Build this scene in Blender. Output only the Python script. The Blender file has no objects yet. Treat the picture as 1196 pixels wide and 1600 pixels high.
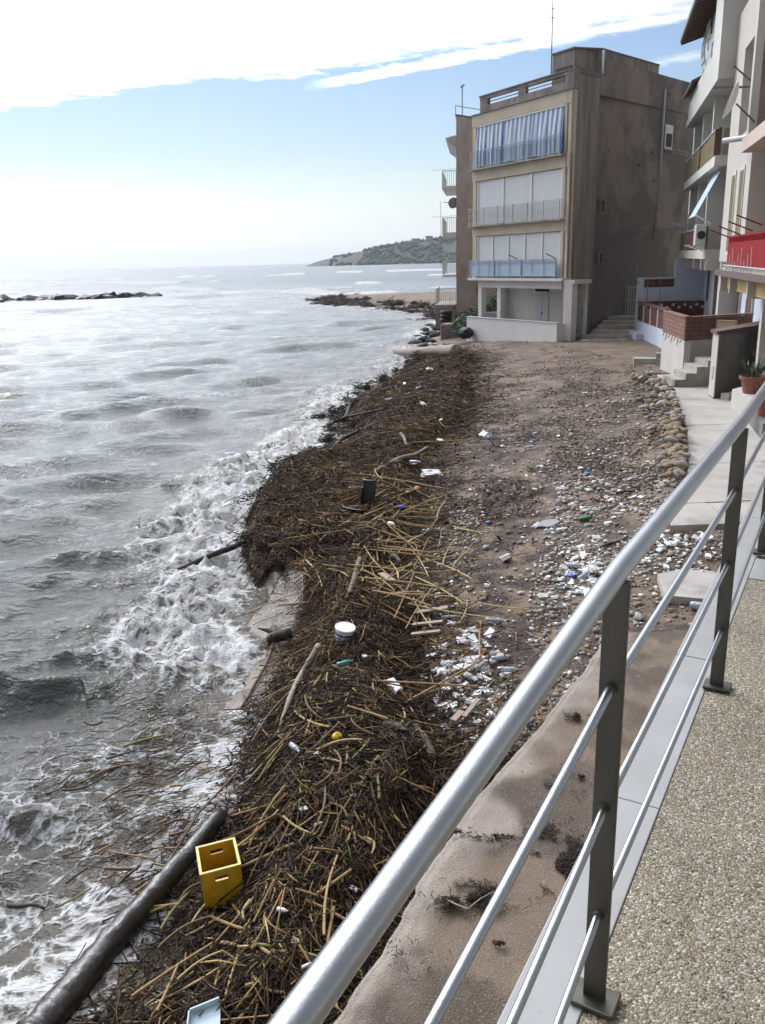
import bpy, bmesh, math, random
import numpy as np
from mathutils import Vector, Matrix

random.seed(7); RNG = np.random.default_rng(11)
scene = bpy.context.scene
COL = scene.collection

# ------------------------------------------------------------------ camera
F_PX, IMG_W, IMG_H, ZC = 1320.0, 1196.0, 1600.0, 5.1
ROLL = math.atan(.0271); PITCH = math.atan(392 * math.cos(ROLL) / F_PX)
_r0 = np.array([1, 0, 0.]); FWD = np.array([0, math.cos(PITCH), -math.sin(PITCH)])
_u0 = np.array([0, math.sin(PITCH), math.cos(PITCH)])
RGT = _r0 * math.cos(ROLL) - _u0 * math.sin(ROLL)
UPV = _u0 * math.cos(ROLL) + _r0 * math.sin(ROLL)
cam_d = bpy.data.cameras.new('camera'); cam = bpy.data.objects.new('camera', cam_d); COL.objects.link(cam)
cam.matrix_world = Matrix(((RGT[0], UPV[0], -FWD[0], 0), (RGT[1], UPV[1], -FWD[1], 0), (RGT[2], UPV[2], -FWD[2], ZC), (0, 0, 0, 1)))
cam_d.sensor_fit = 'VERTICAL'; cam_d.sensor_height = 36; cam_d.lens = F_PX / IMG_H * 36
cam_d.clip_start = .05; cam_d.clip_end = 20000
scene.camera = cam

# ------------------------------------------------------------------ sky, sun, exposure
SUN_AZ, SUN_EL = math.radians(-31), math.radians(38)
world = bpy.data.worlds.new('World'); scene.world = world; world.use_nodes = True
nt = world.node_tree; nt.nodes.clear()
def wn(t, **k):
    n = nt.nodes.new(t)
    for a, b in k.items(): setattr(n, a, b)
    return n
def wmath(op, a, b=None, c=None, clamp=False):
    n = wn('ShaderNodeMath', operation=op, use_clamp=clamp)
    for i, v in enumerate((a, b, c)):
        if v is None: continue
        if isinstance(v, (int, float)): n.inputs[i].default_value = v
        else: nt.links.new(v, n.inputs[i])
    return n.outputs[0]
def wstep(v, lo, hi):
    n = wn('ShaderNodeMapRange', interpolation_type='SMOOTHSTEP'); nt.links.new(v, n.inputs[0])
    n.inputs[1].default_value = lo; n.inputs[2].default_value = hi
    return n.outputs[0]
sky = wn('ShaderNodeTexSky', sky_type='NISHITA'); sky.sun_disc = False
sky.sun_elevation = SUN_EL; sky.sun_rotation = SUN_AZ; sky.altitude = 0; sky.air_density = 1.25; sky.dust_density = .35; sky.ozone_density = 2.5
tc = wn('ShaderNodeTexCoord'); sep = wn('ShaderNodeSeparateXYZ'); nt.links.new(tc.outputs['Generated'], sep.inputs[0])
zz = wmath('MAXIMUM', sep.outputs[2], .02)
cu = wmath('DIVIDE', sep.outputs[0], zz); cv = wmath('DIVIDE', sep.outputs[1], zz)
comb = wn('ShaderNodeCombineXYZ'); nt.links.new(cu, comb.inputs[0]); nt.links.new(cv, comb.inputs[1])
def wnoise(scale, detail, rough, vec=None, dist=0):
    n = wn('ShaderNodeTexNoise'); n.inputs['Scale'].default_value = scale; n.inputs['Detail'].default_value = detail
    n.inputs['Roughness'].default_value = rough; n.inputs['Distortion'].default_value = dist
    nt.links.new(vec or comb.outputs[0], n.inputs['Vector']); return n.outputs['Fac']
n_big = wnoise(1.3, 6, .6); n_fine = wnoise(5.0, 6, .65, dist=.4)
edge = wmath('ADD', cv, wmath('MULTIPLY', cu, .45))
edge = wmath('ADD', edge, wmath('MULTIPLY', wmath('SUBTRACT', n_big, .5), -1.0))
edge = wmath('ADD', edge, wmath('MULTIPLY', wmath('SUBTRACT', n_fine, .5), -.55))
bank = wmath('SUBTRACT', 1.0, wstep(edge, 4.55, 4.95))                  # cloud bank overhead, its far edge over the sea
st = wmath('ABSOLUTE', wmath('SUBTRACT', wmath('ADD', cv, wmath('MULTIPLY', cu, .78)), 5.23))
st = wmath('ADD', st, wmath('MULTIPLY', wmath('SUBTRACT', n_fine, .5), -.42))
streak = wmath('MULTIPLY', wmath('SUBTRACT', 1.0, wstep(st, .02, .2)), wstep(cu, -.45, .15))
st2 = wmath('ABSOLUTE', wmath('SUBTRACT', wmath('ADD', cv, wmath('MULTIPLY', cu, 1.1)), 6.85))
st2 = wmath('ADD', st2, wmath('MULTIPLY', wmath('SUBTRACT', n_fine, .5), -.5))
streak2 = wmath('MULTIPLY', wmath('MULTIPLY', wmath('SUBTRACT', 1.0, wstep(st2, -.05, .22)), wstep(cu, 1.3, 1.6)), .8)
cl = wmath('MAXIMUM', wmath('MAXIMUM', bank, streak), streak2)
cl = wmath('MULTIPLY', cl, wstep(sep.outputs[2], .06, .12))
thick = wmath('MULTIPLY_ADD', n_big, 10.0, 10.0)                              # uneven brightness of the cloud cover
hz = wmath('SUBTRACT', 1.0, wstep(sep.outputs[2], .0, .12))                # pale moist air low over the sea
sund = (math.sin(SUN_AZ) * math.cos(SUN_EL), math.cos(SUN_AZ) * math.cos(SUN_EL), math.sin(SUN_EL))
dot = wn('ShaderNodeVectorMath', operation='DOT_PRODUCT'); nt.links.new(tc.outputs['Generated'], dot.inputs[0]); dot.inputs[1].default_value = sund
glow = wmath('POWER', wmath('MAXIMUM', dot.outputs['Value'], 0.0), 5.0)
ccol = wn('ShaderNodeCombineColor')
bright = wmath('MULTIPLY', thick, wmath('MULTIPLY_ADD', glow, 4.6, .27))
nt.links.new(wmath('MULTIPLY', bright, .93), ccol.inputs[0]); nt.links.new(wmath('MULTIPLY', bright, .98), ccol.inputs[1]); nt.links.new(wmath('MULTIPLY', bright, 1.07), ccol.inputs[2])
hmix = wn('ShaderNodeMixRGB'); nt.links.new(wmath('MULTIPLY', hz, .85), hmix.inputs[0]); tint = wn('ShaderNodeMixRGB', blend_type='MULTIPLY'); tint.inputs[0].default_value = 1; tint.inputs[2].default_value = (1.06, 1.07, 1.20, 1); nt.links.new(sky.outputs[0], tint.inputs[1]); nt.links.new(tint.outputs[0], hmix.inputs[1])
hcol = wn('ShaderNodeCombineColor')
hb = wmath('MULTIPLY_ADD', glow, 22.0, 6.5)
nt.links.new(hb, hcol.inputs[0]); nt.links.new(wmath('MULTIPLY', hb, 1.04), hcol.inputs[1]); nt.links.new(wmath('MULTIPLY', hb, 1.09), hcol.inputs[2])
nt.links.new(hcol.outputs[0], hmix.inputs[2])
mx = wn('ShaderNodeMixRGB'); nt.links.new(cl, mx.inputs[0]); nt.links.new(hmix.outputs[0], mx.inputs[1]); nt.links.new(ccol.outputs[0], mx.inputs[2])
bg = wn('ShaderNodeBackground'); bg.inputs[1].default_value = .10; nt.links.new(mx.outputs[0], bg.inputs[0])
wo = wn('ShaderNodeOutputWorld'); nt.links.new(bg.outputs[0], wo.inputs[0])

sun_d = bpy.data.lights.new('sun', 'SUN'); sun_d.energy = 1.5; sun_d.angle = math.radians(7); sun_d.color = (1, .95, .87)
sun = bpy.data.objects.new('sun', sun_d); COL.objects.link(sun)
sun.rotation_euler = Vector(sund).to_track_quat('Z', 'Y').to_euler(); sun.location = (-20, 20, 40)
vs = scene.view_settings; vs.view_transform = 'Standard'; vs.look = 'None'; vs.gamma = 1; vs.exposure = -.05; vs.use_curve_mapping = False

# ------------------------------------------------------------------ helpers
def ray(x, y): return FWD + RGT * ((x - IMG_W / 2) / F_PX) - UPV * ((y - IMG_H / 2) / F_PX)
def atz(x, y, z):
    d = ray(x, y); return np.array([0, 0, ZC]) + d * ((z - ZC) / d[2])
def aty(x, y, Y):
    d = ray(x, y); return np.array([0, 0, ZC]) + d * (Y / d[1])

def mat(name, color=(.5, .5, .5), rough=.8, metal=0, var=.25, scale=6, bump=.0, bscale=30, stain=None, stain_s=1.2, stain_lo=.5, stain_hi=.7,
        attr=None, spec=.5, coords='Object', stretch=(1, 1, 1), alpha=1, trans=0):
    m = bpy.data.materials.new(name); m.use_nodes = True; t = m.node_tree; L = t.links
    p = t.nodes['Principled BSDF']; p.inputs['Roughness'].default_value = rough; p.inputs['Metallic'].default_value = metal
    p.inputs['Specular IOR Level'].default_value = spec; p.inputs['Alpha'].default_value = alpha; p.inputs['Transmission Weight'].default_value = trans
    c = t.nodes.new('ShaderNodeTexCoord'); mp = t.nodes.new('ShaderNodeMapping'); mp.inputs['Scale'].default_value = stretch
    if coords == 'World':
        g = t.nodes.new('ShaderNodeNewGeometry'); L.new(g.outputs['Position'], mp.inputs[0])
    else: L.new(c.outputs[coords], mp.inputs[0])
    if attr:
        a = t.nodes.new('ShaderNodeAttribute'); a.attribute_name = attr; base = a.outputs['Color']
    else:
        r = t.nodes.new('ShaderNodeRGB'); r.outputs[0].default_value = (*color, 1); base = r.outputs[0]
    n = t.nodes.new('ShaderNodeTexNoise'); n.inputs['Scale'].default_value = scale; n.inputs['Detail'].default_value = 5; n.inputs['Roughness'].default_value = .62
    L.new(mp.outputs[0], n.inputs['Vector'])
    mr = t.nodes.new('ShaderNodeMapRange'); mr.inputs[1].default_value = .3; mr.inputs[2].default_value = .7
    mr.inputs[3].default_value = 1 - var; mr.inputs[4].default_value = 1 + var; L.new(n.outputs['Fac'], mr.inputs[0])
    mul = t.nodes.new('ShaderNodeVectorMath'); mul.operation = 'SCALE'; L.new(base, mul.inputs[0]); L.new(mr.outputs[0], mul.inputs['Scale'])
    out = mul.outputs[0]
    for k, sd in enumerate(stain or []):                 # (colour, scale, lo, hi, amount)
        sc, ss, lo, hi, am = sd
        sn = t.nodes.new('ShaderNodeTexNoise'); sn.inputs['Scale'].default_value = ss; sn.inputs['Detail'].default_value = 6; sn.inputs['Roughness'].default_value = .6
        off = t.nodes.new('ShaderNodeVectorMath'); off.operation = 'ADD'; off.inputs[1].default_value = (13.7 * (k + 1), 5.1 * (k + 1), 3.3 * k)
        L.new(mp.outputs[0], off.inputs[0]); L.new(off.outputs[0], sn.inputs['Vector'])
        sr = t.nodes.new('ShaderNodeMapRange'); sr.interpolation_type = 'SMOOTHSTEP'; sr.inputs[1].default_value = lo; sr.inputs[2].default_value = hi; sr.inputs[4].default_value = am
        L.new(sn.outputs['Fac'], sr.inputs[0])
        mi = t.nodes.new('ShaderNodeMixRGB'); L.new(sr.outputs[0], mi.inputs[0]); L.new(out, mi.inputs[1]); mi.inputs[2].default_value = (*sc, 1)
        out = mi.outputs[0]
    L.new(out, p.inputs['Base Color'])
    if bump:
        bn = t.nodes.new('ShaderNodeTexNoise'); bn.inputs['Scale'].default_value = bscale; bn.inputs['Detail'].default_value = 6; L.new(mp.outputs[0], bn.inputs['Vector'])
        b = t.nodes.new('ShaderNodeBump'); b.inputs['Strength'].default_value = bump; b.inputs['Distance'].default_value = .02
        L.new(bn.outputs['Fac'], b.inputs['Height']); L.new(b.outputs[0], p.inputs['Normal'])
    return m

class MB:
    """collects shapes into one mesh"""
    def __init__(s): s.v = []; s.f = []; s.m = []
    def add(s, vs, fs, mi=0):
        o = len(s.v); s.v += [tuple(map(float, p)) for p in vs]; s.f += [tuple(i + o for i in f) for f in fs]; s.m += [mi] * len(fs); return s
    def prism(s, poly, z0, z1, mi=0):
        n = len(poly); A = sum(poly[i][0] * poly[(i + 1) % n][1] - poly[(i + 1) % n][0] * poly[i][1] for i in range(n))
        if A < 0: poly = poly[::-1]
        zz0 = z0 if hasattr(z0, '__len__') else [z0] * n; zz1 = z1 if hasattr(z1, '__len__') else [z1] * n
        if A < 0 and hasattr(z0, '__len__'): zz0 = list(z0)[::-1]
        if A < 0 and hasattr(z1, '__len__'): zz1 = list(z1)[::-1]
        vs = [(p[0], p[1], zz0[i]) for i, p in enumerate(poly)] + [(p[0], p[1], zz1[i]) for i, p in enumerate(poly)]
        fs = [tuple(range(n))[::-1], tuple(range(n, 2 * n))] + [(i, (i + 1) % n, n + (i + 1) % n, n + i) for i in range(n)]
        return s.add(vs, fs, mi)
    def box(s, x0, x1, y0, y1, z0, z1, mi=0): return s.prism([(x0, y0), (x1, y0), (x1, y1), (x0, y1)], z0, z1, mi)
    def bar(s, p, q, r0, r1=None, n=8, caps=True, mi=0, up=None, flat=1.0):
        p = np.array(p, float); q = np.array(q, float); r1 = r0 if r1 is None else r1
        d = q - p; d = d / (np.linalg.norm(d) + 1e-9); h = np.array(up if up is not None else ([0, 0, 1.] if abs(d[2]) < .9 else [1., 0, 0]))
        e = np.cross(d, h); e /= np.linalg.norm(e); g = np.cross(e, d)
        vs = []
        for c, r in ((p, r0), (q, r1)):
            for k in range(n):
                a = 2 * math.pi * (k + .5) / n; vs.append(c + (e * math.cos(a) + g * math.sin(a) * flat) * r)
        fs = [(k, (k + 1) % n, n + (k + 1) % n, n + k) for k in range(n)]
        if caps: fs += [tuple(range(n))[::-1], tuple(range(n, 2 * n))]
        return s.add(vs, fs, mi)
    def tube(s, pts, rad, n=8, mi=0, caps=True):
        pts = [np.array(p, float) for p in pts]; rad = rad if hasattr(rad, '__len__') else [rad] * len(pts); vs = []
        for i, p in enumerate(pts):
            d = pts[min(i + 1, len(pts) - 1)] - pts[max(i - 1, 0)]; d /= np.linalg.norm(d) + 1e-9
            h = np.array([0, 0, 1.]) if abs(d[2]) < .9 else np.array([1., 0, 0]); e = np.cross(d, h); e /= np.linalg.norm(e); g = np.cross(e, d)
            vs += [p + (e * math.cos(2 * math.pi * k / n) + g * math.sin(2 * math.pi * k / n)) * rad[i] for k in range(n)]
        fs = [(i * n + k, i * n + (k + 1) % n, (i + 1) * n + (k + 1) % n, (i + 1) * n + k) for i in range(len(pts) - 1) for k in range(n)]
        if caps: fs += [tuple(range(n))[::-1], tuple(range((len(pts) - 1) * n, len(pts) * n))]
        return s.add(vs, fs, mi)
    def lathe(s, c, prof, n=16, mi=0):
        vs = [(c[0] + r * math.cos(2 * math.pi * k / n), c[1] + r * math.sin(2 * math.pi * k / n), c[2] + z) for r, z in prof for k in range(n)]
        fs = [(i * n + k, i * n + (k + 1) % n, (i + 1) * n + (k + 1) % n, (i + 1) * n + k) for i in range(len(prof) - 1) for k in range(n)]
        return s.add(vs, fs, mi)
    def mesh(s, name, loc=(0, 0, 0)):
        me = bpy.data.meshes.new(name); lo = np.array(loc, float)
        me.from_pydata([tuple(np.array(v) - lo) for v in s.v], [], s.f); return me
    def build(s, name, m=None, parent=None, smooth=False, loc=None, bevel=0, label=None):
        """mesh given in world coordinates, linked under its parent (whose own transform is a pure offset)"""
        base = parent_loc(parent) if parent else np.zeros(3)
        org = np.array(loc if loc is not None else base, float)
        me = s.mesh(name, org); o = bpy.data.objects.new(name, me); COL.objects.link(o)
        o.location = tuple(org - base); o.parent = parent
        for mm in (m if isinstance(m, (list, tuple)) else [m]):
            if mm: me.materials.append(mm)
        if any(s.m): me.polygons.foreach_set('material_index', s.m)
        if smooth: me.polygons.foreach_set('use_smooth', [True] * len(me.polygons))
        if bevel:
            b = o.modifiers.new('bevel', 'BEVEL'); b.width = bevel; b.segments = 2; b.limit_method = 'ANGLE'; b.angle_limit = math.radians(40)
        if label: o['label'] = label
        return o
def parent_loc(o):
    p = np.zeros(3)
    while o: p += np.array(o.location); o = o.parent
    return p
def tag(o, label, cat, group=None):
    o['label'] = label; o['category'] = cat
    if group: o['group'] = group
    return o
def thing(name, label, cat, loc, group=None):
    o = bpy.data.objects.new(name, None); COL.objects.link(o); o.location = tuple(map(float, loc)); o.empty_display_size = .2
    return tag(o, label, cat, group)
def struct(o, kind='structure'): o['kind'] = kind; return o
def arr_mesh(name, V, Fc, m, smooth=False, col=None, attrs=None):
    """big mesh from arrays; Fc is (n,3) or (n,4)"""
    me = bpy.data.meshes.new(name); V = np.asarray(V, np.float32); Fc = np.asarray(Fc, np.int32); k = Fc.shape[1]
    me.vertices.add(len(V)); me.vertices.foreach_set('co', V.ravel())
    me.loops.add(Fc.size); me.loops.foreach_set('vertex_index', Fc.ravel())
    me.polygons.add(len(Fc)); me.polygons.foreach_set('loop_start', np.arange(0, Fc.size, k, dtype=np.int32))
    if smooth: me.polygons.foreach_set('use_smooth', np.ones(len(Fc), bool))
    me.update(calc_edges=True); me.validate()
    if col is not None:
        a = me.attributes.new('Col', 'FLOAT_COLOR', 'POINT'); a.data.foreach_set('color', np.c_[col, np.ones(len(col))].astype(np.float32).ravel())
    for n_, d_ in (attrs or {}).items():
        a = me.attributes.new(n_, 'FLOAT', 'POINT'); a.data.foreach_set('value', d_.astype(np.float32))
    if m: me.materials.append(m)
    return me
def link(name, me, parent=None, loc=None):
    o = bpy.data.objects.new(name, me); COL.objects.link(o); o.parent = parent
    if loc is not None: o.location = tuple(map(float, loc))
    return o
# lattice noise for terrain and water
_T = RNG.random((256, 256))
def vnoise(x, y):
    xi = np.floor(x).astype(int); yi = np.floor(y).astype(int); fx = x - xi; fy = y - yi
    fx = fx * fx * fx * (fx * (fx * 6 - 15) + 10); fy = fy * fy * fy * (fy * (fy * 6 - 15) + 10)
    a = _T[xi & 255, yi & 255]; b = _T[(xi + 1) & 255, yi & 255]; c = _T[xi & 255, (yi + 1) & 255]; d = _T[(xi + 1) & 255, (yi + 1) & 255]
    return (a * (1 - fx) + b * fx) * (1 - fy) + (c * (1 - fx) + d * fx) * fy
def fbm(x, y, oct=4, gain=.5):
    s = 0; a = 1; t = 0
    for k in range(oct): s = s + a * vnoise(x * 2 ** k + 17.3 * k, y * 2 ** k + 9.1 * k); t += a; a *= gain
    return s / t
def sstep(x, lo, hi):
    t = np.clip((x - lo) / (hi - lo), 0, 1); return t * t * (3 - 2 * t)
def in_poly(x, y, poly):
    r = np.zeros(np.shape(x), bool); n = len(poly)
    for i in range(n):
        x1, y1 = poly[i]; x2, y2 = poly[(i + 1) % n]
        if y1 == y2: continue
        r ^= ((y1 > y) != (y2 > y)) & (x < (x2 - x1) * (y - y1) / (y2 - y1) + x1)
    return r
def seg_dist(x, y, pts):
    d = np.full(np.shape(x), 1e9)
    for (x1, y1), (x2, y2) in zip(pts[:-1], pts[1:]):
        L2 = (x2 - x1) ** 2 + (y2 - y1) ** 2; t = np.clip(((x - x1) * (x2 - x1) + (y - y1) * (y2 - y1)) / L2, 0, 1)
        d = np.minimum(d, np.hypot(x - x1 - t * (x2 - x1), y - y1 - t * (y2 - y1)))
    return d
def blob(seed, sub=1, rough=.25, squash=(1, 1, .8)):
    bm = bmesh.new(); bmesh.ops.create_icosphere(bm, subdivisions=sub, radius=1); rg = random.Random(seed)
    for v in bm.verts: v.co *= 1 + rg.uniform(-rough, rough); v.co.x *= squash[0]; v.co.y *= squash[1]; v.co.z *= squash[2]
    me = bpy.data.meshes.new('blob'); bm.to_mesh(me); bm.free(); return me
# ------------------------------------------------------------------ beach terrain
SHORE = [(-3.2, .5), (-2.75, 3.0), (-2.4, 4.7), (-2.0, 6.0), (-1.75, 7.1), (-1.5, 8.5), (-1.7, 9.8), (-2.4, 11.2), (-2.05, 12.5), (-2.4, 13.6), (-2.68, 15), (-2.81, 17.6), (-2.73, 20.8),
         (-1.5, 24), (-1.6, 28), (-.85, 34.3), (.84, 40), (2.3, 48), (2.92, 56.6), (4.2, 66), (5.2, 75), (4.5, 85), (0, 97), (-6, 108), (-9.7, 120.7), (-4, 126), (9.7, 130), (40, 138), (120, 150), (300, 175)]
LAND = SHORE + [(400, 175), (400, .5)]
def px_poly(pts, z): return [tuple(atz(x, y, z)[:2]) for x, y in pts]
HEAP = px_poly([(180, 1600), (330, 1480), (345, 1330), (355, 1250), (385, 1190), (400, 1110), (440, 1030), (455, 985), (480, 930), (455, 905), (385, 880), (375, 835), (390, 775), (430, 735), (520, 700), (560, 660), (545, 620), (620, 580), (640, 548),
                (700, 535), (745, 560), (740, 610), (730, 660), (650, 730), (660, 790), (640, 850), (600, 900), (640, 960), (650, 1080), (715, 1190), (665, 1300), (610, 1400), (560, 1500), (500, 1600)], .62)
WETGAP = px_poly([(345, 985), (380, 930), (455, 900), (480, 930), (455, 985), (430, 1040), (400, 1090), (360, 1040)], .15)
def sdist(x, y):
    x = np.asarray(x, float); y = np.asarray(y, float)
    d = seg_dist(x, y, SHORE); return np.where(in_poly(x, y, LAND), d, -d)
def height(x, y):
    x = np.asarray(x, float); y = np.asarray(y, float); d = sdist(x, y)
    d2 = d + (fbm(x * .7, y * .7, 3) - .5) * .7 * sstep(d, -.5, .6)
    h = np.interp(d2, [-400, -30, -6, -1.5, 0, 1.2, 2.5, 4.5, 7, 11, 30, 400], [-6, -3, -1.0, -.28, .06, .26, .52, .76, .98, 1.16, 1.5, 6])
    hp = in_poly(x, y, HEAP); e = seg_dist(x, y, HEAP + HEAP[:1])
    m = np.where(hp, sstep(e, 0, .55), 0)
    cliff = sstep(y, 12.3, 13.4) * (1 - sstep(y, 21, 24)) * (1 - sstep(x, -1.6, -.2))
    m = np.maximum(m, np.where(hp, sstep(e, 0, .22), 0) * cliff)
    h = h + m * (.14 + .32 * fbm(x * 1.1 + 3, y * 1.1, 3) + .22 * cliff * (.6 + .8 * fbm(x * 2.3, y * 2.3 + 5, 2)))
    h = h + (fbm(x * .5, y * .5, 2) - .5) * .10 * sstep(d, 0, 2) + (fbm(x * 3.1, y * 3.1, 3) - .5) * .055 * sstep(d, 0, 1)
    h = h + .17 * np.exp(-(seg_dist(x, y, [(9, 28.2), (8.25, 23.4), (5.75, 15.3), (4.25, 11.9), (5.2, 11.9), (9, 12.3)]) / .9) ** 2)
    wx = np.interp(y, [11.9, 13.6, 15.3, 19, 23.4, 26, 28.2], [4.25, 5.05, 5.75, 7, 8.25, 8.75, 9]); h = np.where((y > 11.95) & (y < 28.2) & (x > wx), np.minimum(h, 1.17), h)   # kept below the walkway slabs
    far = sstep(y, 80, 100)                                            # low sand spit beyond the buildings
    h = h * (1 - far) + far * np.clip(np.interp(d, [-400, -20, 0, 6, 20, 60, 400], [-6, -2, .06, .75, 1.0, 1.5, 6]) + (fbm(x * .25, y * .25, 3) - .5) * .5 * sstep(d, 0, 3), -6, 6)
    return h
_gx = np.arange(-5, 17, .08); _gy = np.arange(0, 75, .08); _GX, _GY = np.meshgrid(_gx, _gy); _GH = height(_GX, _GY)
def hz1(x, y):
    i = (x + 5) / .08; j = y / .08; i0 = int(i); j0 = int(j)
    if not (0 <= i0 < len(_gx) - 1 and 0 <= j0 < len(_gy) - 1): return float(height(np.array([x]), np.array([y]))[0])
    a = i - i0; c = j - j0; return float((_GH[j0, i0] * (1 - a) + _GH[j0, i0 + 1] * a) * (1 - c) + (_GH[j0 + 1, i0] * (1 - a) + _GH[j0 + 1, i0 + 1] * a) * c)
def ground_px(x, y, lift=0.):
    z = .7
    for _ in range(8):
        p = atz(x, y, z); z = .5 * z + .5 * (hz1(p[0], p[1]) + lift)
    return atz(x, y, z)
def grid(xs, ys, zf, name, m, attrs=None, drop=None):
    X, Y = np.meshgrid(xs, ys); Z = zf(X, Y); V = np.c_[X.ravel(), Y.ravel(), Z.ravel()]; nx = len(xs); ny = len(ys)
    i = (np.arange(ny - 1)[:, None] * nx + np.arange(nx - 1)[None]).ravel()
    Fc = np.c_[i, i + 1, i + nx + 1, i + nx]
    if drop is not None:
        k = ~drop(X.ravel()[Fc].mean(1), Y.ravel()[Fc].mean(1)); Fc = Fc[k]
    return arr_mesh(name, V, Fc, m, True, attrs={k: f(X, Y).ravel() for k, f in (attrs or {}).items()})

def sand_material():
    m = bpy.data.materials.new('beach_sand'); m.use_nodes = True; t = m.node_tree; L = t.links; p = t.nodes['Principled BSDF']
    g = t.nodes.new('ShaderNodeNewGeometry'); pos = g.outputs['Position']
    def noise(s, d=6, r=.6, off=0):
        o = t.nodes.new('ShaderNodeVectorMath'); o.operation = 'ADD'; o.inputs[1].default_value = (off, off * 1.7, 0); L.new(pos, o.inputs[0])
        n = t.nodes.new('ShaderNodeTexNoise'); n.inputs['Scale'].default_value = s; n.inputs['Detail'].default_value = d; n.inputs['Roughness'].default_value = r; L.new(o.outputs[0], n.inputs['Vector']); return n.outputs['Fac']
    def rng(v, a, b, c=0, d=1):
        n = t.nodes.new('ShaderNodeMapRange'); n.interpolation_type = 'SMOOTHSTEP'; L.new(v, n.inputs[0])
        for i, q in enumerate((a, b, c, d)): n.inputs[i + 1].default_value = q
        return n.outputs[0]
    def mix(f, a, b):
        n = t.nodes.new('ShaderNodeMixRGB')
        for i, q in enumerate((f, a, b)):
            if isinstance(q, tuple): n.inputs[i].default_value = (*q, 1)
            else: L.new(q, n.inputs[i])
        return n.outputs[0]
    def mul(a, b):
        n = t.nodes.new('ShaderNodeMath'); n.operation = 'MULTIPLY'; n.use_clamp = True; L.new(a, n.inputs[0]); L.new(b, n.inputs[1]); return n.outputs[0]
    def at(nm):
        a = t.nodes.new('ShaderNodeAttribute'); a.attribute_name = nm; return a.outputs['Fac']
    c = mix(rng(noise(1.3), .35, .65), (.165, .118, .086), (.225, .165, .122))
    c = mix(rng(noise(45, 3, .7), .45, .75), c, (.11, .08, .062))
    lit = mul(rng(noise(1.7, 8, .65, 31), .40, .58), at('litter'))
    c = mix(lit, c, mix(rng(noise(30, 4, .7, 5), .35, .65), (.026, .019, .018), (.082, .056, .048)))
    c = mix(at('heap'), c, mix(rng(noise(18, 4, .7, 9), .35, .7), (.012, .008, .006), (.05, .03, .018)))
    c = mix(at('wet'), c, mix(rng(noise(2.5, 5), .4, .6), (.13, .10, .08), (.20, .165, .135)))
    L.new(c, p.inputs['Base Color'])
    r = t.nodes.new('ShaderNodeMapRange'); L.new(at('wet'), r.inputs[0]); r.inputs[3].default_value = .95; r.inputs[4].default_value = .22; L.new(r.outputs[0], p.inputs['Roughness'])
    b = t.nodes.new('ShaderNodeBump'); b.inputs['Strength'].default_value = .7; b.inputs['Distance'].default_value = .03; L.new(noise(28, 6, .7, 3), b.inputs['Height']); L.new(b.outputs[0], p.inputs['Normal'])
    return m
M_SAND = sand_material()
def a_heap(X, Y):
    hp = in_poly(X, Y, HEAP); e = seg_dist(X, Y, HEAP + HEAP[:1]); return np.where(hp, sstep(e, -.05, .25), sstep(-e, -.5, 0.) * .6)
def a_wet(X, Y):
    d = sdist(X, Y); w = 1 - sstep(d, .35, .95)
    hp = in_poly(X, Y, HEAP); w = np.where(hp, w * .3, w)
    return np.maximum(w, np.where(in_poly(X, Y, WETGAP), 1, 0))
def a_litter(X, Y):
    d = sdist(X, Y); return np.clip(sstep(d, .5, 2.0) * (1 - .35 * sstep(Y, 24, 40)) * (.55 + .6 * sstep(9 - d, 0, 6)), 0, 1) * (1 - sstep(Y, 75, 85) * .6)
AT = {'heap': a_heap, 'wet': a_wet, 'litter': a_litter}
near = grid(np.arange(-4.5, 16.01, .09), np.arange(.6, 32.01, .09), height, 'beach', M_SAND, AT)
b1 = struct(link('beach', near))
far_me = grid(np.r_[np.arange(-22, 24, .45), np.arange(24, 401, 8)], np.r_[np.arange(31.8, 142, .45), np.arange(142, 180, 6)], lambda X, Y: height(X, Y) - np.where(Y < 31.95, .06, 0), 'far_beach', M_SAND, AT)
b2 = struct(link('far_beach', far_me))

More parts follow.
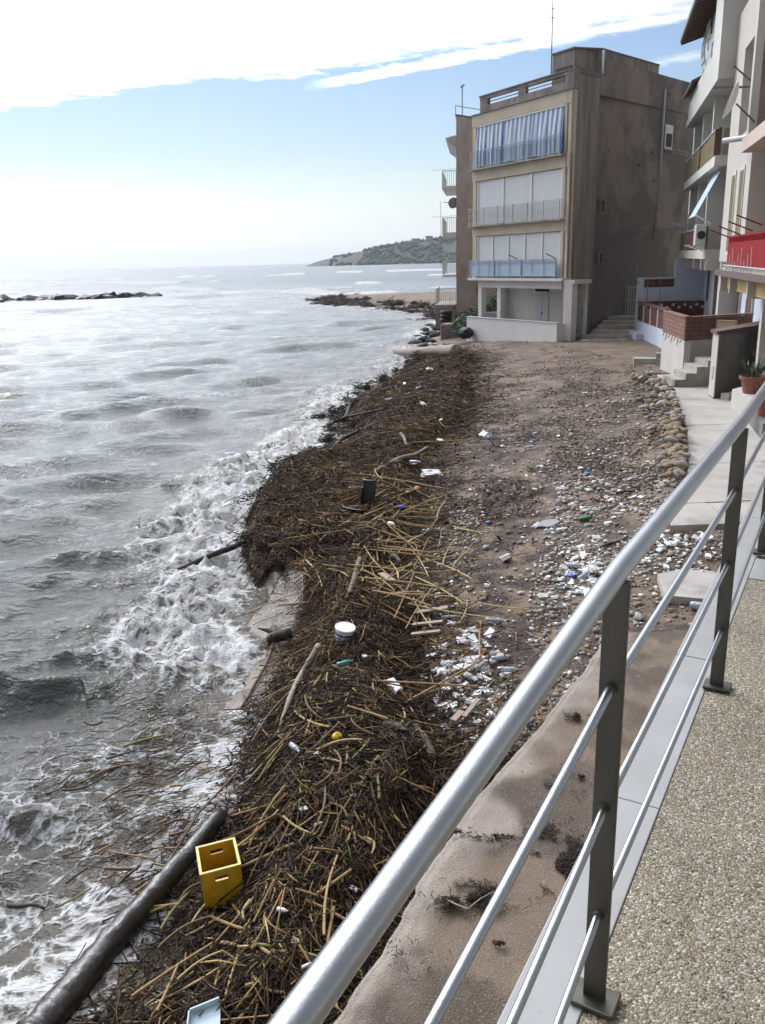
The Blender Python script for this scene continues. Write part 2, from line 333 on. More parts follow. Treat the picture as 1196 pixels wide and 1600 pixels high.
# ------------------------------------------------------------------ sea
def water_material():
    m = bpy.data.materials.new('sea_water'); m.use_nodes = True; t = m.node_tree; L = t.links; p = t.nodes['Principled BSDF']
    g = t.nodes.new('ShaderNodeNewGeometry'); pos = g.outputs['Position']
    def mp(sc):
        n = t.nodes.new('ShaderNodeMapping'); n.inputs['Scale'].default_value = sc; L.new(pos, n.inputs[0]); return n.outputs[0]
    def noise(v, s, d=5, r=.6, dist=0):
        n = t.nodes.new('ShaderNodeTexNoise'); n.inputs['Scale'].default_value = s; n.inputs['Detail'].default_value = d; n.inputs['Roughness'].default_value = r; n.inputs['Distortion'].default_value = dist; L.new(v, n.inputs['Vector']); return n.outputs['Fac']
    def ma(op, a, b, cl=False):
        n = t.nodes.new('ShaderNodeMath'); n.operation = op; n.use_clamp = cl
        for i, q in enumerate((a, b)):
            if isinstance(q, (int, float)): n.inputs[i].default_value = q
            else: L.new(q, n.inputs[i])
        return n.outputs[0]
    def at(nm):
        a = t.nodes.new('ShaderNodeAttribute'); a.attribute_name = nm; return a.outputs['Fac']
    foam, shal, rough = at('foam'), at('shallow'), at('rough')
    v0 = mp((1, 1, .3))
    warp = t.nodes.new('ShaderNodeTexNoise'); warp.inputs['Scale'].default_value = 1.6; warp.inputs['Detail'].default_value = 4; L.new(v0, warp.inputs['Vector'])
    wv = t.nodes.new('ShaderNodeMixRGB'); wv.blend_type = 'LINEAR_LIGHT'; wv.inputs[0].default_value = .22; L.new(v0, wv.inputs[1]); L.new(warp.outputs['Color'], wv.inputs[2])
    vo = t.nodes.new('ShaderNodeTexVoronoi'); vo.feature = 'DISTANCE_TO_EDGE'; vo.inputs['Scale'].default_value = 4.2; L.new(wv.outputs[0], vo.inputs['Vector'])
    vo2 = t.nodes.new('ShaderNodeTexVoronoi'); vo2.feature = 'DISTANCE_TO_EDGE'; vo2.inputs['Scale'].default_value = 13; L.new(wv.outputs[0], vo2.inputs['Vector'])
    lace = ma('SUBTRACT', 1.0, ma('MULTIPLY', vo.outputs['Distance'], 3.0), True)          # bright along the cell walls
    lace2 = ma('SUBTRACT', 1.0, ma('MULTIPLY', vo2.outputs['Distance'], 3.2), True)
    n1 = noise(v0, 2.2, 8, .68, .6); n2 = noise(v0, 11, 6, .7)
    pat = ma('ADD', ma('ADD', ma('MULTIPLY', lace, .32), ma('MULTIPLY', lace2, .16)), ma('ADD', ma('MULTIPLY', n1, .45), ma('MULTIPLY', n2, .22)))
    f = ma('ADD', foam, ma('MULTIPLY', ma('SUBTRACT', pat, .62), 1.5))
    fr = t.nodes.new('ShaderNodeMapRange'); fr.interpolation_type = 'SMOOTHSTEP'; L.new(f, fr.inputs[0]); fr.inputs[1].default_value = .38; fr.inputs[2].default_value = .72
    fmask = ma('MULTIPLY', fr.outputs[0], ma('MULTIPLY', foam, 6.0, True), True)
    c = t.nodes.new('ShaderNodeMixRGB'); L.new(shal, c.inputs[0]); c.inputs[1].default_value = (.036, .055, .062, 1); c.inputs[2].default_value = (.105, .088, .068, 1)
    c2 = t.nodes.new('ShaderNodeMixRGB'); L.new(fmask, c2.inputs[0]); L.new(c.outputs[0], c2.inputs[1]); fcn = t.nodes.new('ShaderNodeMapRange'); L.new(n1, fcn.inputs[0]); fcn.inputs[1].default_value = .36; fcn.inputs[2].default_value = .66; fcol = t.nodes.new('ShaderNodeMixRGB'); L.new(fcn.outputs[0], fcol.inputs[0]); fcol.inputs[1].default_value = (.36, .34, .32, 1); fcol.inputs[2].default_value = (.66, .67, .69, 1); L.new(fcol.outputs[0], c2.inputs[2])
    L.new(c2.outputs[0], p.inputs['Base Color'])
    ra = t.nodes.new('ShaderNodeMixRGB'); L.new(fmask, ra.inputs[0]); L.new(rough, ra.inputs[1]); ra.inputs[2].default_value = (.85, .85, .85, 1); L.new(ra.outputs[0], p.inputs['Roughness'])
    p.inputs['IOR'].default_value = 1.34
    sp = t.nodes.new('ShaderNodeMapRange'); L.new(rough, sp.inputs[0]); sp.inputs[1].default_value = .12; sp.inputs[2].default_value = .34; sp.inputs[3].default_value = .5; sp.inputs[4].default_value = .17; L.new(sp.outputs[0], p.inputs['Specular IOR Level'])   # far chop turns steeper faces to the eye
    rip = ma('ADD', noise(mp((1, 2.2, 1)), 3.0, 6, .62, .3), ma('MULTIPLY', noise(mp((1, 1.8, 1)), 14, 4, .6), .35))
    b = t.nodes.new('ShaderNodeBump'); b.inputs['Strength'].default_value = .85; b.inputs['Distance'].default_value = .10; L.new(rip, b.inputs['Height'])
    b2_ = t.nodes.new('ShaderNodeBump'); b2_.inputs['Strength'].default_value = .8; b2_.inputs['Distance'].default_value = .05; L.new(ma('MULTIPLY', fmask, pat), b2_.inputs['Height']); L.new(b.outputs[0], b2_.inputs['Normal'])
    L.new(b2_.outputs[0], p.inputs['Normal'])
    return m
def make_sea():
    ang = np.linspace(math.radians(-62), math.radians(40), 600)
    rr = [2.4]
    while rr[-1] < 8000: rr.append(rr[-1] * (1.0072 if rr[-1] < 160 else 1.02 if rr[-1] < 1200 else 1.08))
    A, Rr = np.meshgrid(ang, np.array(rr)); X = Rr * np.sin(A); Y = Rr * np.cos(A)
    d = np.where(Rr < 700, -sdist(X, Y), 300)                            # metres offshore
    Z = np.zeros_like(X); DX = np.zeros_like(X); DY = np.zeros_like(X)
    rg = np.random.default_rng(5)
    lam = np.r_[np.geomspace(.32, .7, 10), np.geomspace(.7, 5, 30), np.geomspace(5, 26, 12)]
    cell = np.maximum(Rr * .0075, Rr * np.gradient(np.array(rr))[:, None] / Rr)
    for l in lam:
        th = math.radians(-68) + rg.normal(0, .27 if l > .8 else .5); k = 2 * math.pi / l; kx, ky = k * math.cos(th), k * math.sin(th)
        a = .0150 * l ** .72 if l < 5 else .0042 * l
        ph = kx * X + ky * Y + rg.random() * 6.28 + 2.4 * fbm(X / (l * 7) + l, Y / (l * 5), 2)
        am = a * sstep(l / cell, 2.2, 5) * (.35 + .65 * sstep(d, 0, max(1.5, l * .9))) * (.6 + .8 * fbm(X / (l * 5) + 31 * l, Y / (l * 3), 2))
        Z += am * np.sin(ph); DX -= .55 * am * kx / k * np.cos(ph) * -1; DY -= .55 * am * ky / k * np.cos(ph) * -1
    crest = Z.copy()
    # surf: tumbled white water in a belt along the shore, swash film running up the sand
    surf = np.exp(-((d - .8 - .9 * (fbm(X * .5 + 3, Y * .5, 3) - .5)) / (.9 + 1.1 * (fbm(X * .4, Y * .4 + 6, 2) - .3))) ** 2) * sstep(Y, 8.5, 11) * (1 - sstep(Y, 26, 40) * .55)
    surf *= .55 + .9 * fbm(X * .35 + 4, Y * .35, 2)
    bil = np.abs(fbm(X * 1.5, Y * 1.5, 4, .55) - .5) * 2
    bil2 = np.abs(fbm(X * 4.1 + 7, Y * 4.1, 3, .55) - .5) * 2
    Z += surf * (.26 - .42 * bil - .17 * bil2) + .05 * surf
    nearb = 1 - sstep(Y, 7.5, 10.5)
    Z += nearb * ((fbm(X * 2.4, Y * 2.4, 4) - .5) * .13) * sstep(d, -.3, .4)
    Z += sstep(-d, -.2, .5) * .03 - sstep(-d, .3, 1.1) * .5
    Z += .06 + .15 * (1 - sstep(Y, 7.8, 9.6)) * (1 - sstep(d, 1.5, 4))
    big = fbm(X * .13 + 2, Y * .22, 4)
    foam = .44 * surf + .28 * sstep(surf, .18, .75) + .30 * surf * (fbm(X * .9 + 8, Y * .9, 3) - .5)
    foam += (.43 + .55 * (fbm(X * .8, Y * .8, 3) - .5)) * nearb * (.55 + .45 * np.exp(-np.maximum(d, 0) / 2.2)) * 1.15
    foam += .30 * np.exp(-((d - .05) / .35) ** 2) * (1 - sstep(Y, 60, 110) * .5)
    streaks = fbm(X * .45 + 1.5 * fbm(X * .2, Y * .2, 2), Y * 1.1, 4)
    foam += .30 * sstep(streaks, .47, .64) * sstep(Y, 9, 16) * np.exp(-np.maximum(d, 0) / 14) 
    foam += .22 * sstep(streaks, .54, .70) * sstep(Y, 14, 22)
    # whitecaps on crests; long breaker lines further out
    amp = .13 + 0 * Y
    foam += .55 * sstep(crest, amp * 1.0, amp * 2.1) * sstep(fbm(X * .16 + 9, Y * .16, 3), .45, .62) * sstep(Y, 12, 30)
    for yb, sl, wdt, x0, x1, hgt in ((62, .10, 1.2, -30, -2, .35), (92, -.06, 2.0, -60, -6, .5), (150, .03, 4, -42, 8, .9), (190, .02, 5, -140, -30, 1.2), (215, -.03, 6, -10, 60, 1.1), (290, .02, 9, -120, 100, 1.3), (430, 0, 14, -260, 160, 1.5), (175, .05, 5, -120, -38, 1.4)):
        yy = yb + sl * X + (fbm(X / 22 + yb, X * 0 + yb * .37, 3) - .5) * yb * .14
        wv = sstep(fbm(X / 14 + yb, X * 0 + .5 * yb, 2), .38, .55) * sstep(X, x0, x0 + 6) * (1 - sstep(X, x1 - 6, x1))
        t = (Y - yy) / wdt
        Z += hgt * .55 * wv * np.exp(-t * t); foam += .85 * wv * np.exp(-((t + .75) / .95) ** 2)
    foam += .25 * sstep(fbm(X * .02, Y * .05, 4), .5, .65) * sstep(Y, 70, 120)
    X2 = X + DX * (d > 2); Y2 = Y + DY * (d > 2)
    shal = np.clip(np.exp(-np.maximum(d, 0) / 3.5) * 1.0, 0, 1)
    ro = .10 + .24 * sstep(Rr, 18, 260)
    V = np.c_[X2.ravel(), Y2.ravel(), Z.ravel()]; nx = len(ang); ny = len(rr)
    i = (np.arange(ny - 1)[:, None] * nx + np.arange(nx - 1)[None]).ravel(); Fc = np.c_[i, i + 1, i + nx + 1, i + nx]
    keep = d.ravel()[Fc].max(1) > -1.2
    return arr_mesh('sea', V, Fc[keep], water_material(), True, attrs={'foam': np.clip(foam, 0, 1.4).ravel(), 'shallow': shal.ravel(), 'rough': ro.ravel()})
sea = struct(link('sea', make_sea()))
# ------------------------------------------------------------------ terrace we stand on, sea wall, railing
def frame(O, d, out):
    d = np.array(d, float); d /= np.linalg.norm(d); out = np.array(out, float); out /= np.linalg.norm(out); return (np.array(O, float), d, out)
def fp(fr, s, o): return tuple((fr[0] + fr[1] * s + fr[2] * o)[:2])
def fbox(b, fr, s0, s1, o0, o1, z0, z1, mi=0): return b.prism([fp(fr, s0, o0), fp(fr, s1, o0), fp(fr, s1, o1), fp(fr, s0, o1)], z0, z1, mi)
def fpt(fr, s, o, z): q = fp(fr, s, o); return np.array([q[0], q[1], z])

def pebble_paving():
    m = bpy.data.materials.new('washed_pebble_paving'); m.use_nodes = True; t = m.node_tree; L = t.links; p = t.nodes['Principled BSDF']
    c = t.nodes.new('ShaderNodeTexCoord'); outs = []
    v = t.nodes.new('ShaderNodeTexVoronoi'); v.inputs['Scale'].default_value = 160; v.inputs['Randomness'].default_value = .95; L.new(c.outputs['Object'], v.inputs['Vector'])
    cr = t.nodes.new('ShaderNodeValToRGB'); e = cr.color_ramp; e.interpolation = 'CONSTANT'
    cols = [(0, (.195, .16, .105)), (.16, (.275, .24, .175)), (.34, (.22, .185, .125)), (.5, (.34, .32, .275)), (.62, (.14, .10, .06)), (.72, (.25, .215, .15)), (.84, (.46, .44, .38)), (.93, (.06, .042, .03))]
    e.elements[0].position = 0; e.elements[0].color = (*cols[0][1], 1); e.elements[1].position = cols[1][0]; e.elements[1].color = (*cols[1][1], 1)
    for q, k in cols[2:]: el = e.elements.new(q); el.color = (*k, 1)
    wz = t.nodes.new('ShaderNodeTexNoise'); wz.inputs['Scale'].default_value = 38; wz.inputs['Detail'].default_value = 3; L.new(c.outputs['Object'], wz.inputs['Vector']); wx = t.nodes.new('ShaderNodeMixRGB'); wx.blend_type = 'LINEAR_LIGHT'; wx.inputs[0].default_value = .006; L.new(c.outputs['Object'], wx.inputs[1]); L.new(wz.outputs['Color'], wx.inputs[2]); L.new(wx.outputs[0], v.inputs['Vector'])
    s = t.nodes.new('ShaderNodeSeparateColor'); L.new(v.outputs['Color'], s.inputs[0]); L.new(s.outputs[0], cr.inputs[0])
    d = t.nodes.new('ShaderNodeMapRange'); L.new(v.outputs['Distance'], d.inputs[0]); d.inputs[1].default_value = .40; d.inputs[2].default_value = .8; d.inputs[3].default_value = 0; d.inputs[4].default_value = .65
    mi = t.nodes.new('ShaderNodeMixRGB'); L.new(d.outputs[0], mi.inputs[0]); L.new(cr.outputs[0], mi.inputs[1]); mi.inputs[2].default_value = (.14, .108, .06, 1)
    n = t.nodes.new('ShaderNodeTexNoise'); n.inputs['Scale'].default_value = 2.2; n.inputs['Detail'].default_value = 5; L.new(c.outputs['Object'], n.inputs['Vector'])
    nr = t.nodes.new('ShaderNodeMapRange'); L.new(n.outputs['Fac'], nr.inputs[0]); nr.inputs[1].default_value = .35; nr.inputs[2].default_value = .7; nr.inputs[3].default_value = .8; nr.inputs[4].default_value = 1.12
    sc = t.nodes.new('ShaderNodeVectorMath'); sc.operation = 'SCALE'; L.new(mi.outputs[0], sc.inputs[0]); L.new(nr.outputs[0], sc.inputs['Scale']); L.new(sc.outputs[0], p.inputs['Base Color'])
    p.inputs['Roughness'].default_value = .7
    b = t.nodes.new('ShaderNodeBump'); b.invert = True; b.inputs['Strength'].default_value = .9; b.inputs['Distance'].default_value = .004; L.new(v.outputs['Distance'], b.inputs['Height']); L.new(b.outputs[0], p.inputs['Normal'])
    return m
M_CONC = mat('concrete', (.36, .33, .29), .9, var=.2, scale=2.5, bump=.35, bscale=40, stain=[((.20, .16, .12), 1.1, .5, .68, .8), ((.46, .43, .40), 4, .58, .7, .5)])
M_MARBLE = mat('grey_marble', (.285, .28, .275), .42, var=.09, scale=3, stain=[((.22, .215, .21), 2.2, .52, .75, .6), ((.22, .2, .19), 23, .70, .76, .8)])
M_STEEL = mat('brushed_stainless_steel', (.38, .39, .41), .30, metal=1, var=.06, scale=8, stretch=(1, 1, 1), bump=.05, bscale=220, stain=[((.25, .25, .26), 40, .66, .74, .5)])
M_POST = mat('dull_stainless_flat_bar', (.105, .10, .085), .42, metal=.9, var=.25, scale=9, stretch=(1, 1, .25), stain=[((.09, .055, .04), 5, .55, .75, .6)])
TZ = 3.55
TD = np.array([.4927, .8702, 0]); TOUT = np.array([-.8702, .4927, 0])
TF = frame((.21, 1.4, 0), TD, TOUT)                   # along the sea wall's outer edge
b = MB(); b.prism([fp(TF, -6, -.152), fp(TF, 2.97, -.152), fp(TF, 2.97, -7), fp(TF, -6, -7)], TZ - .25, TZ - .004)
pav = struct(b.build('terrace_pavement', pebble_paving()))
sw = thing('sea_wall', 'concrete sea wall under the terrace edge with grey marble coping and pebble terrace above', 'sea wall', (.21, 1.4, .6))
b = MB(); fbox(b, TF, -6, 7.5, -.5, -.03, .3, TZ - .262); fbox(b, TF, -6, 7.5, -.5, -.16, TZ - .262, TZ - .255); b.build('wall', M_CONC, sw)
b = MB(); fbox(b, TF, -6, 2.95, -.148, -.03, TZ - .262, TZ - .034); b.build('bedding', M_CONC, sw)
s0 = -5.4
while s0 < 7:
    b = MB(); fbox(b, TF, s0 + .0015, s0 + 1.048, -.15, .0, TZ - .03, TZ + random.uniform(-.001, .001)); b.build('coping_slab', M_MARBLE, sw, bevel=.003); s0 += 1.05
b = MB(); fbox(b, TF, 2.96, 3.28, -1.6, -.153, TZ - .05, TZ + .001); b.build('coping_slab', M_MARBLE, sw, bevel=.003, label='marble slab laid across the end of the pebble paving')
b = MB(); fbox(b, TF, 3.283, 7.5, -7, -.153, TZ - .3, TZ - .02); b.build('end_slab', M_CONC, sw)

posts = [(-.405, .125), (.43, 1.452), (1.222, 2.815), (2.02, 4.25), (2.82, 5.66), (3.62, 7.07)]
rl = thing('railing', 'stainless steel railing with round handrail and three thin rails along the terrace edge', 'railing', (.43, 1.452, TZ))
top = 4.545
hand = MB()
def polyline(zs, bpx):
    # the first bay dips a little towards the viewer, with the ramp of the terrace
    q = [np.array([x, y, zs]) for x, y in posts]; d = ray(*bpx); n_ = np.array([posts[1][1] - posts[0][1], -(posts[1][0] - posts[0][0]), 0]); t = ((np.array([posts[1][0], posts[1][1], ZC]) - np.array([0, 0, ZC])) @ n_) / (d @ n_); e = np.array([0, 0, ZC]) + d * t
    f = np.linalg.norm((q[1] - q[0])[:2]) / np.linalg.norm((q[1] - e)[:2]); q[0][2] = zs + (e[2] - zs) * f
    return [q[0] - (q[1] - q[0]) * .3] + q
pp = polyline(top, (460, 1600))
hand.tube(pp, .0205, 20); hand.build('handrail', M_STEEL, rl, smooth=True)
for (px_, py_, bx_) in ((951, 1075, 675), (937.6, 1264, 799), (929.6, 1429, 872)):
    z = aty(px_, py_, 1.446)[2]; q = polyline(z, (bx_, 1600))
    b = MB(); b.tube(q, .0085 if py_ > 1200 else .0095, 12); ra = b.build('rail', M_STEEL, rl, smooth=True)
    for i in range(2, len(q) - 1):
        dd_ = (q[i] - q[i - 1]) / np.linalg.norm(q[i] - q[i - 1]); b = MB(); b.bar(q[i] - dd_ * .011, q[i] + dd_ * .011, .0125, n=12); b.build('collar', M_POST, ra)
for i, (x, y) in enumerate(posts):
    nx_ = posts[min(i + 1, len(posts) - 1)]; pv = posts[max(i - 1, 0)]
    d = np.array([nx_[0] - pv[0], nx_[1] - pv[1], 0]); d /= np.linalg.norm(d); o = np.array([-d[1], d[0], 0])
    fr = frame((x, y, 0), d, o)
    b = MB(); fbox(b, fr, -.007, .007, -.0235, .0235, TZ + .012, top - .018); po = b.build('post', M_POST, rl, bevel=.002)
    b = MB(); fbox(b, fr, -.036, .036, -.05, .045, TZ + .002, TZ + .014); b.build('base_plate', M_POST, po, bevel=.003)

# concrete apron at the foot of the wall, drifted with wet sand
def apron_material():
    m = mat('sandy_concrete', attr='Col', rough=.82, var=.22, scale=2.6, bump=.8, bscale=75, stain=[((.36, .32, .28), 80, .56, .66, .4), ((.075, .06, .05), 60, .55, .66, .55), ((.40, .35, .30), 9, .66, .72, .3), ((.05, .04, .035), 15, .72, .77, .7)], coords='World'); return m
M_APRON = apron_material()
edge_pts = [tuple(atz(x, y, 1.0)[:2]) for x, y in ((945, 985), (932, 1011), (895, 1065), (858, 1113), (783, 1198), (719, 1272), (666, 1357), (618, 1440), (568, 1520), (515, 1600))] + [(-.62, 2.9), (-.9, 1.6), (-1.1, .6)]
inner = [tuple(np.array(fp(TF, s, -.06))) for s in np.linspace(8.6, -1.4, 11)]
def apron_mesh():
    n_u, n_v = 160, 70
    def samp(pts, t):
        pts = np.array(pts); u = np.linspace(0, 1, len(pts)); return np.c_[np.interp(t, u, pts[:, 0]), np.interp(t, u, pts[:, 1])]
    t = np.linspace(0, 1, n_u); E = samp(edge_pts, t); E += ((fbm(t * 22, t * 0 + 3, 3) - .5) * .16)[:, None]; I = samp(inner, t)
    w = np.linspace(0, 1, n_v); P = E[:, None] * (1 - w)[None, :, None] + I[:, None] * w[None, :, None]
    Z = .985 + .05 * (fbm(P[..., 0] * 1.6, P[..., 1] * 1.6, 4) - .5) - .03 * (w < .04)[None] + .02 * w[None]
    V = np.c_[P[..., 0].ravel(), P[..., 1].ravel(), Z.ravel()]
    sk = np.c_[E, np.full(n_u, .45)]; V = np.r_[V, sk]
    i = (np.arange(n_u - 1)[:, None] * n_v + np.arange(n_v - 1)[None]).ravel(); Fc = np.c_[i, i + 1, i + n_v + 1, i + n_v]
    j = np.arange(n_u - 1); Fs = np.c_[j * n_v, (j + 1) * n_v, n_u * n_v + j + 1, n_u * n_v + j]
    dE = np.hypot(P[..., 0] - E[:, None, 0], P[..., 1] - E[:, None, 1]); pale = 1 - sstep(dE + (fbm(P[..., 0] * 2.2, P[..., 1] * 2.2, 4) - .5) * .9, .10, .42); wetn = sstep(fbm(P[..., 0] * .9 + 3, P[..., 1] * .9, 6, .6), .46, .56)[..., None]
    base_ = np.array((.150, .108, .076)) * (1 - wetn) + np.array((.078, .054, .037)) * wetn; colr = base_ * (1 - pale[..., None]) + np.array((.25, .213, .178)) * pale[..., None]; colr = np.r_[colr.reshape(-1, 3), np.tile((.25, .21, .17), (n_u, 1))]
    return arr_mesh('concrete_apron', V, np.r_[Fc, Fs], M_APRON, True, col=colr), E
ap_me, AP_EDGE = apron_mesh(); struct(link('concrete_apron', ap_me))
# lower walkway in front of the houses
M_WALK = mat('pale_walkway_concrete', (.36, .335, .305), .85, var=.16, scale=1.2, bump=.25, bscale=30, coords='World', stain=[((.22, .19, .165), .8, .52, .66, .7), ((.42, .40, .39), 2, .6, .7, .5)])
WL = [(4.25, 11.9), (5.05, 13.6), (5.75, 15.3), (7.0, 19.0), (8.25, 23.4), (8.75, 26.0), (9.0, 28.2)]
def wl_x(y): return float(np.interp(y, [p[1] for p in WL], [p[0] for p in WL]))
ys = [11.9, 13.05, 15.6, 19.4, 23.3, 28.2]
wk = None
for k in range(len(ys) - 1):
    y0, y1 = ys[k], ys[k + 1] - .012
    pl = [(wl_x(y0) + random.uniform(-.05, .05), y0 + random.uniform(-.05, .05)), (16, y0 + .6), (16, y1 + .6), (wl_x(y1), y1)]
    if k == 0: pl = [(wl_x(y0), y0), (5.2, y0 + .02), (5.2, y1), (wl_x(y1), y1)]
    b = MB(); b.prism(pl, .7, 1.24 + (.006 * (k % 2)))
    if k == 0: b.prism([(5.22, y0 + .1), (9, y0 + .4), (9, y1 + .3), (5.22, y1)], .7, 1.232)
    o = b.build('walkway' if wk is None else 'walkway_slab', M_WALK, None if wk is None else wk)
    if wk is None: wk = struct(o)
b = MB(); b.prism([(3.55, 9.95), (4.15, 9.75), (4.75, 10.05), (4.8, 10.6), (4.3, 10.95), (3.7, 10.7)], .7, .945); b.build('walkway_slab', M_WALK, wk)
b = MB(); b.box(16.01, 400, -30, 31.5, .8, 1.28); struct(b.build('inland_ground', M_CONC))
# ------------------------------------------------------------------ apartment building with the striped awning
def rad(a): return math.radians(a)
NA = np.array([9.4376, 43.3, 0]); DA = np.array([-math.sin(rad(28.4)), math.cos(rad(28.4)), 0]); OA = np.array([-DA[1], DA[0], 0])
DB = np.array([.7071, .7071, 0]); OB = np.array([.7071, -.7071, 0])
FA = frame(NA, DA, OA); FB = frame(NA, DB, OB)
def plaster(name, c, st, **k): return mat(name, c, .92, var=k.pop('var', .2), scale=k.pop('scale', .9), bump=.25, bscale=14, coords='World', stain=st, **k)
M_DARKWALL = plaster('weathered_brown_render', (.225, .184, .158), [((.125, .114, .11), .22, .45, .55, .8), ((.28, .232, .196), .33, .54, .62, .6), ((.10, .092, .09), 1.1, .60, .68, .6), ((.22, .185, .155), 2.3, .64, .70, .5)], stretch=(1, 1, .85), var=.25)
M_SIDEPALE = plaster('streaked_grey_render', (.27, .228, .195), [((.145, .133, .127), .8, .45, .62, .85), ((.30, .25, .2), 1.1, .55, .7, .6)], stretch=(2.2, 2.2, .18), var=.3)
M_BEIGE = plaster('beige_render', (.52, .44, .345), [((.36, .29, .22), 1.2, .56, .72, .5)], var=.1)
M_PARAPET = plaster('peeling_parapet_render', (.25, .215, .19), [((.12, .105, .1), 1.4, .45, .6, .8), ((.26, .09, .06), 1.9, .66, .72, .8)], var=.3)
M_WHITE = plaster('white_painted_render', (.62, .60, .585), [((.46, .43, .40), .9, .58, .74, .45)], var=.06)
M_SHUT = mat('white_roller_shutter', (.64, .65, .66), .55, var=.04, scale=2, coords='World')
M_FRAME = mat('white_window_frame', (.72, .72, .72), .5, var=.03)
M_RAILW = mat('grey_white_railing_paint', (.46, .48, .49), .6, var=.15, scale=4)
M_RAILB = mat('blue_grey_railing_paint', (.33, .43, .53), .55, var=.12, scale=4)
M_BLUEP = mat('pale_blue_balcony_panel', (.37, .45, .55), .5, var=.08, scale=1.2, stretch=(1, 1, 3))
M_CAP = mat('dark_roof_flashing', (.13, .13, .135), .7, var=.2)
M_DARK = mat('dark_opening', (.012, .012, .013), .6, var=.1)
M_GREYDOOR = mat('grey_painted_door', (.50, .52, .55), .6, var=.05)
M_RUST = mat('rusty_iron', (.10, .045, .03), .75, var=.35, scale=20)
M_RED = mat('red_iron_paint', (.23, .006, .010), .75, var=.15, scale=5, spec=.15)
M_PIPE = mat('grey_plastic_pipe', (.42, .42, .43), .5, var=.1)
def stripe_mat():
    m = mat('blue_white_striped_canvas', attr='Col', rough=.85, var=.08, scale=3); return m
bA = thing('apartment_building', 'four storey brown apartment block with a blue striped awning and dark bare side wall', 'building', (NA[0], NA[1], 1.0))
A = lambda s, o: fp(FA, s, o); Bq = lambda t, o: fp(FB, t, o)
# body, set back from the beige balcony front
c0, c1, c2, c3 = NA[:2], NA[:2] + DB[:2] * 12.6, NA[:2] + DB[:2] * 12.6 + DA[:2] * 8.0, NA[:2] + DA[:2] * 8.0
inn = lambda q, s, t: tuple(np.array(q) + DA[:2] * s + DB[:2] * t)
b = MB(); b.prism([inn(c0, .25, 2.35), tuple(c1), tuple(c2), inn(c3, -.25, 2.35)], .5, 12.55); fbox(b, FB, 2.352, 8.05, -.3, 0, 12.55, 14.15); fbox(b, FB, 8.052, 12.6, -.3, 0, 12.55, 14.15)
fbox(b, FB, 12.3, 12.6, -6, -.302, 12.55, 14.1)
w_side = b.build('side_wall', M_DARKWALL, bA, label='dark weathered side wall')
b = MB(); fbox(b, FB, .0, 2.35, -.3, .012, .5, 13.3); b.build('corner_wall', M_SIDEPALE, bA, label='streaked paler corner strip of the side wall')
b = MB(); b.prism([A(7.75, -.3), A(8.05, -.3), inn(A(8.05, -.3), 0, 3), inn(A(7.75, -.3), 0, 3)], 3.9, 12.55); b.build('end_wall', M_SIDEPALE, bA)
# shallow plaster panels, ledges and the repaired patch on the side wall
for (t0, t1, z0, z1) in ((2.9, 3.22, 7.2, 7.75), (2.92, 3.2, 4.72, 5.2)):
    b = MB(); fbox(b, FB, t0, t1, .002, .03, z0 - .05, z0); fbox(b, FB, t0, t1, .002, .03, z1, z1 + .05); fbox(b, FB, t0 - .05, t0, .002, .03, z0 - .05, z1 + .05); fbox(b, FB, t1, t1 + .05, .002, .03, z0 - .05, z1 + .05)
    w = b.build('vent_window', M_SIDEPALE, bA); b = MB(); fbox(b, FB, t0, t1, .003, .008, z0, z1); b.build('pane', M_DARK, w)
b = MB(); fbox(b, FB, 9.12, 9.95, .0, .06, 10.6, 11.8); w = b.build('window', M_FRAME, bA)
b = MB(); fbox(b, FB, 9.2, 9.87, .061, .075, 11.38, 11.74); b.build('shutter_box', M_SHUT, w)
b = MB(); fbox(b, FB, 9.2, 9.87, .061, .07, 10.68, 11.36); b.build('pane', M_DARK, w)
b = MB(); fbox(b, FB, 9.05, 10.02, .0, .12, 10.52, 10.6); b.build('sill', M_CONC, w)
b = MB(); b.bar(fpt(FB, 8.75, .07, 13.5), fpt(FB, 8.78, .07, 9.0), .055, n=8); b.bar(fpt(FB, 8.78, .05, 9.0), fpt(FB, 8.5, .04, 5.9), .035, n=6, mi=1)
b.build('drainpipe', [M_PIPE, M_CAP], bA, smooth=True)
b = MB(); b.tube([fpt(FB, 3.35, .03, 3.9), fpt(FB, 3.35, .03, 6.15), fpt(FB, 5.5, .03, 6.2), fpt(FB, 8.5, .03, 6.35), fpt(FB, 12, .03, 6.5)], .03, 6); b.build('conduit', M_CAP, bA)
for t_, z_ in ((7.8, 10.3), (6.5, 9.6), (8.2, 8.9), (9.3, 13.3)):
    b = MB(); b.bar(fpt(FB, t_, .004, z_), fpt(FB, t_, .02, z_), .09, n=7); b.build('putlog_hole', M_DARK, bA)
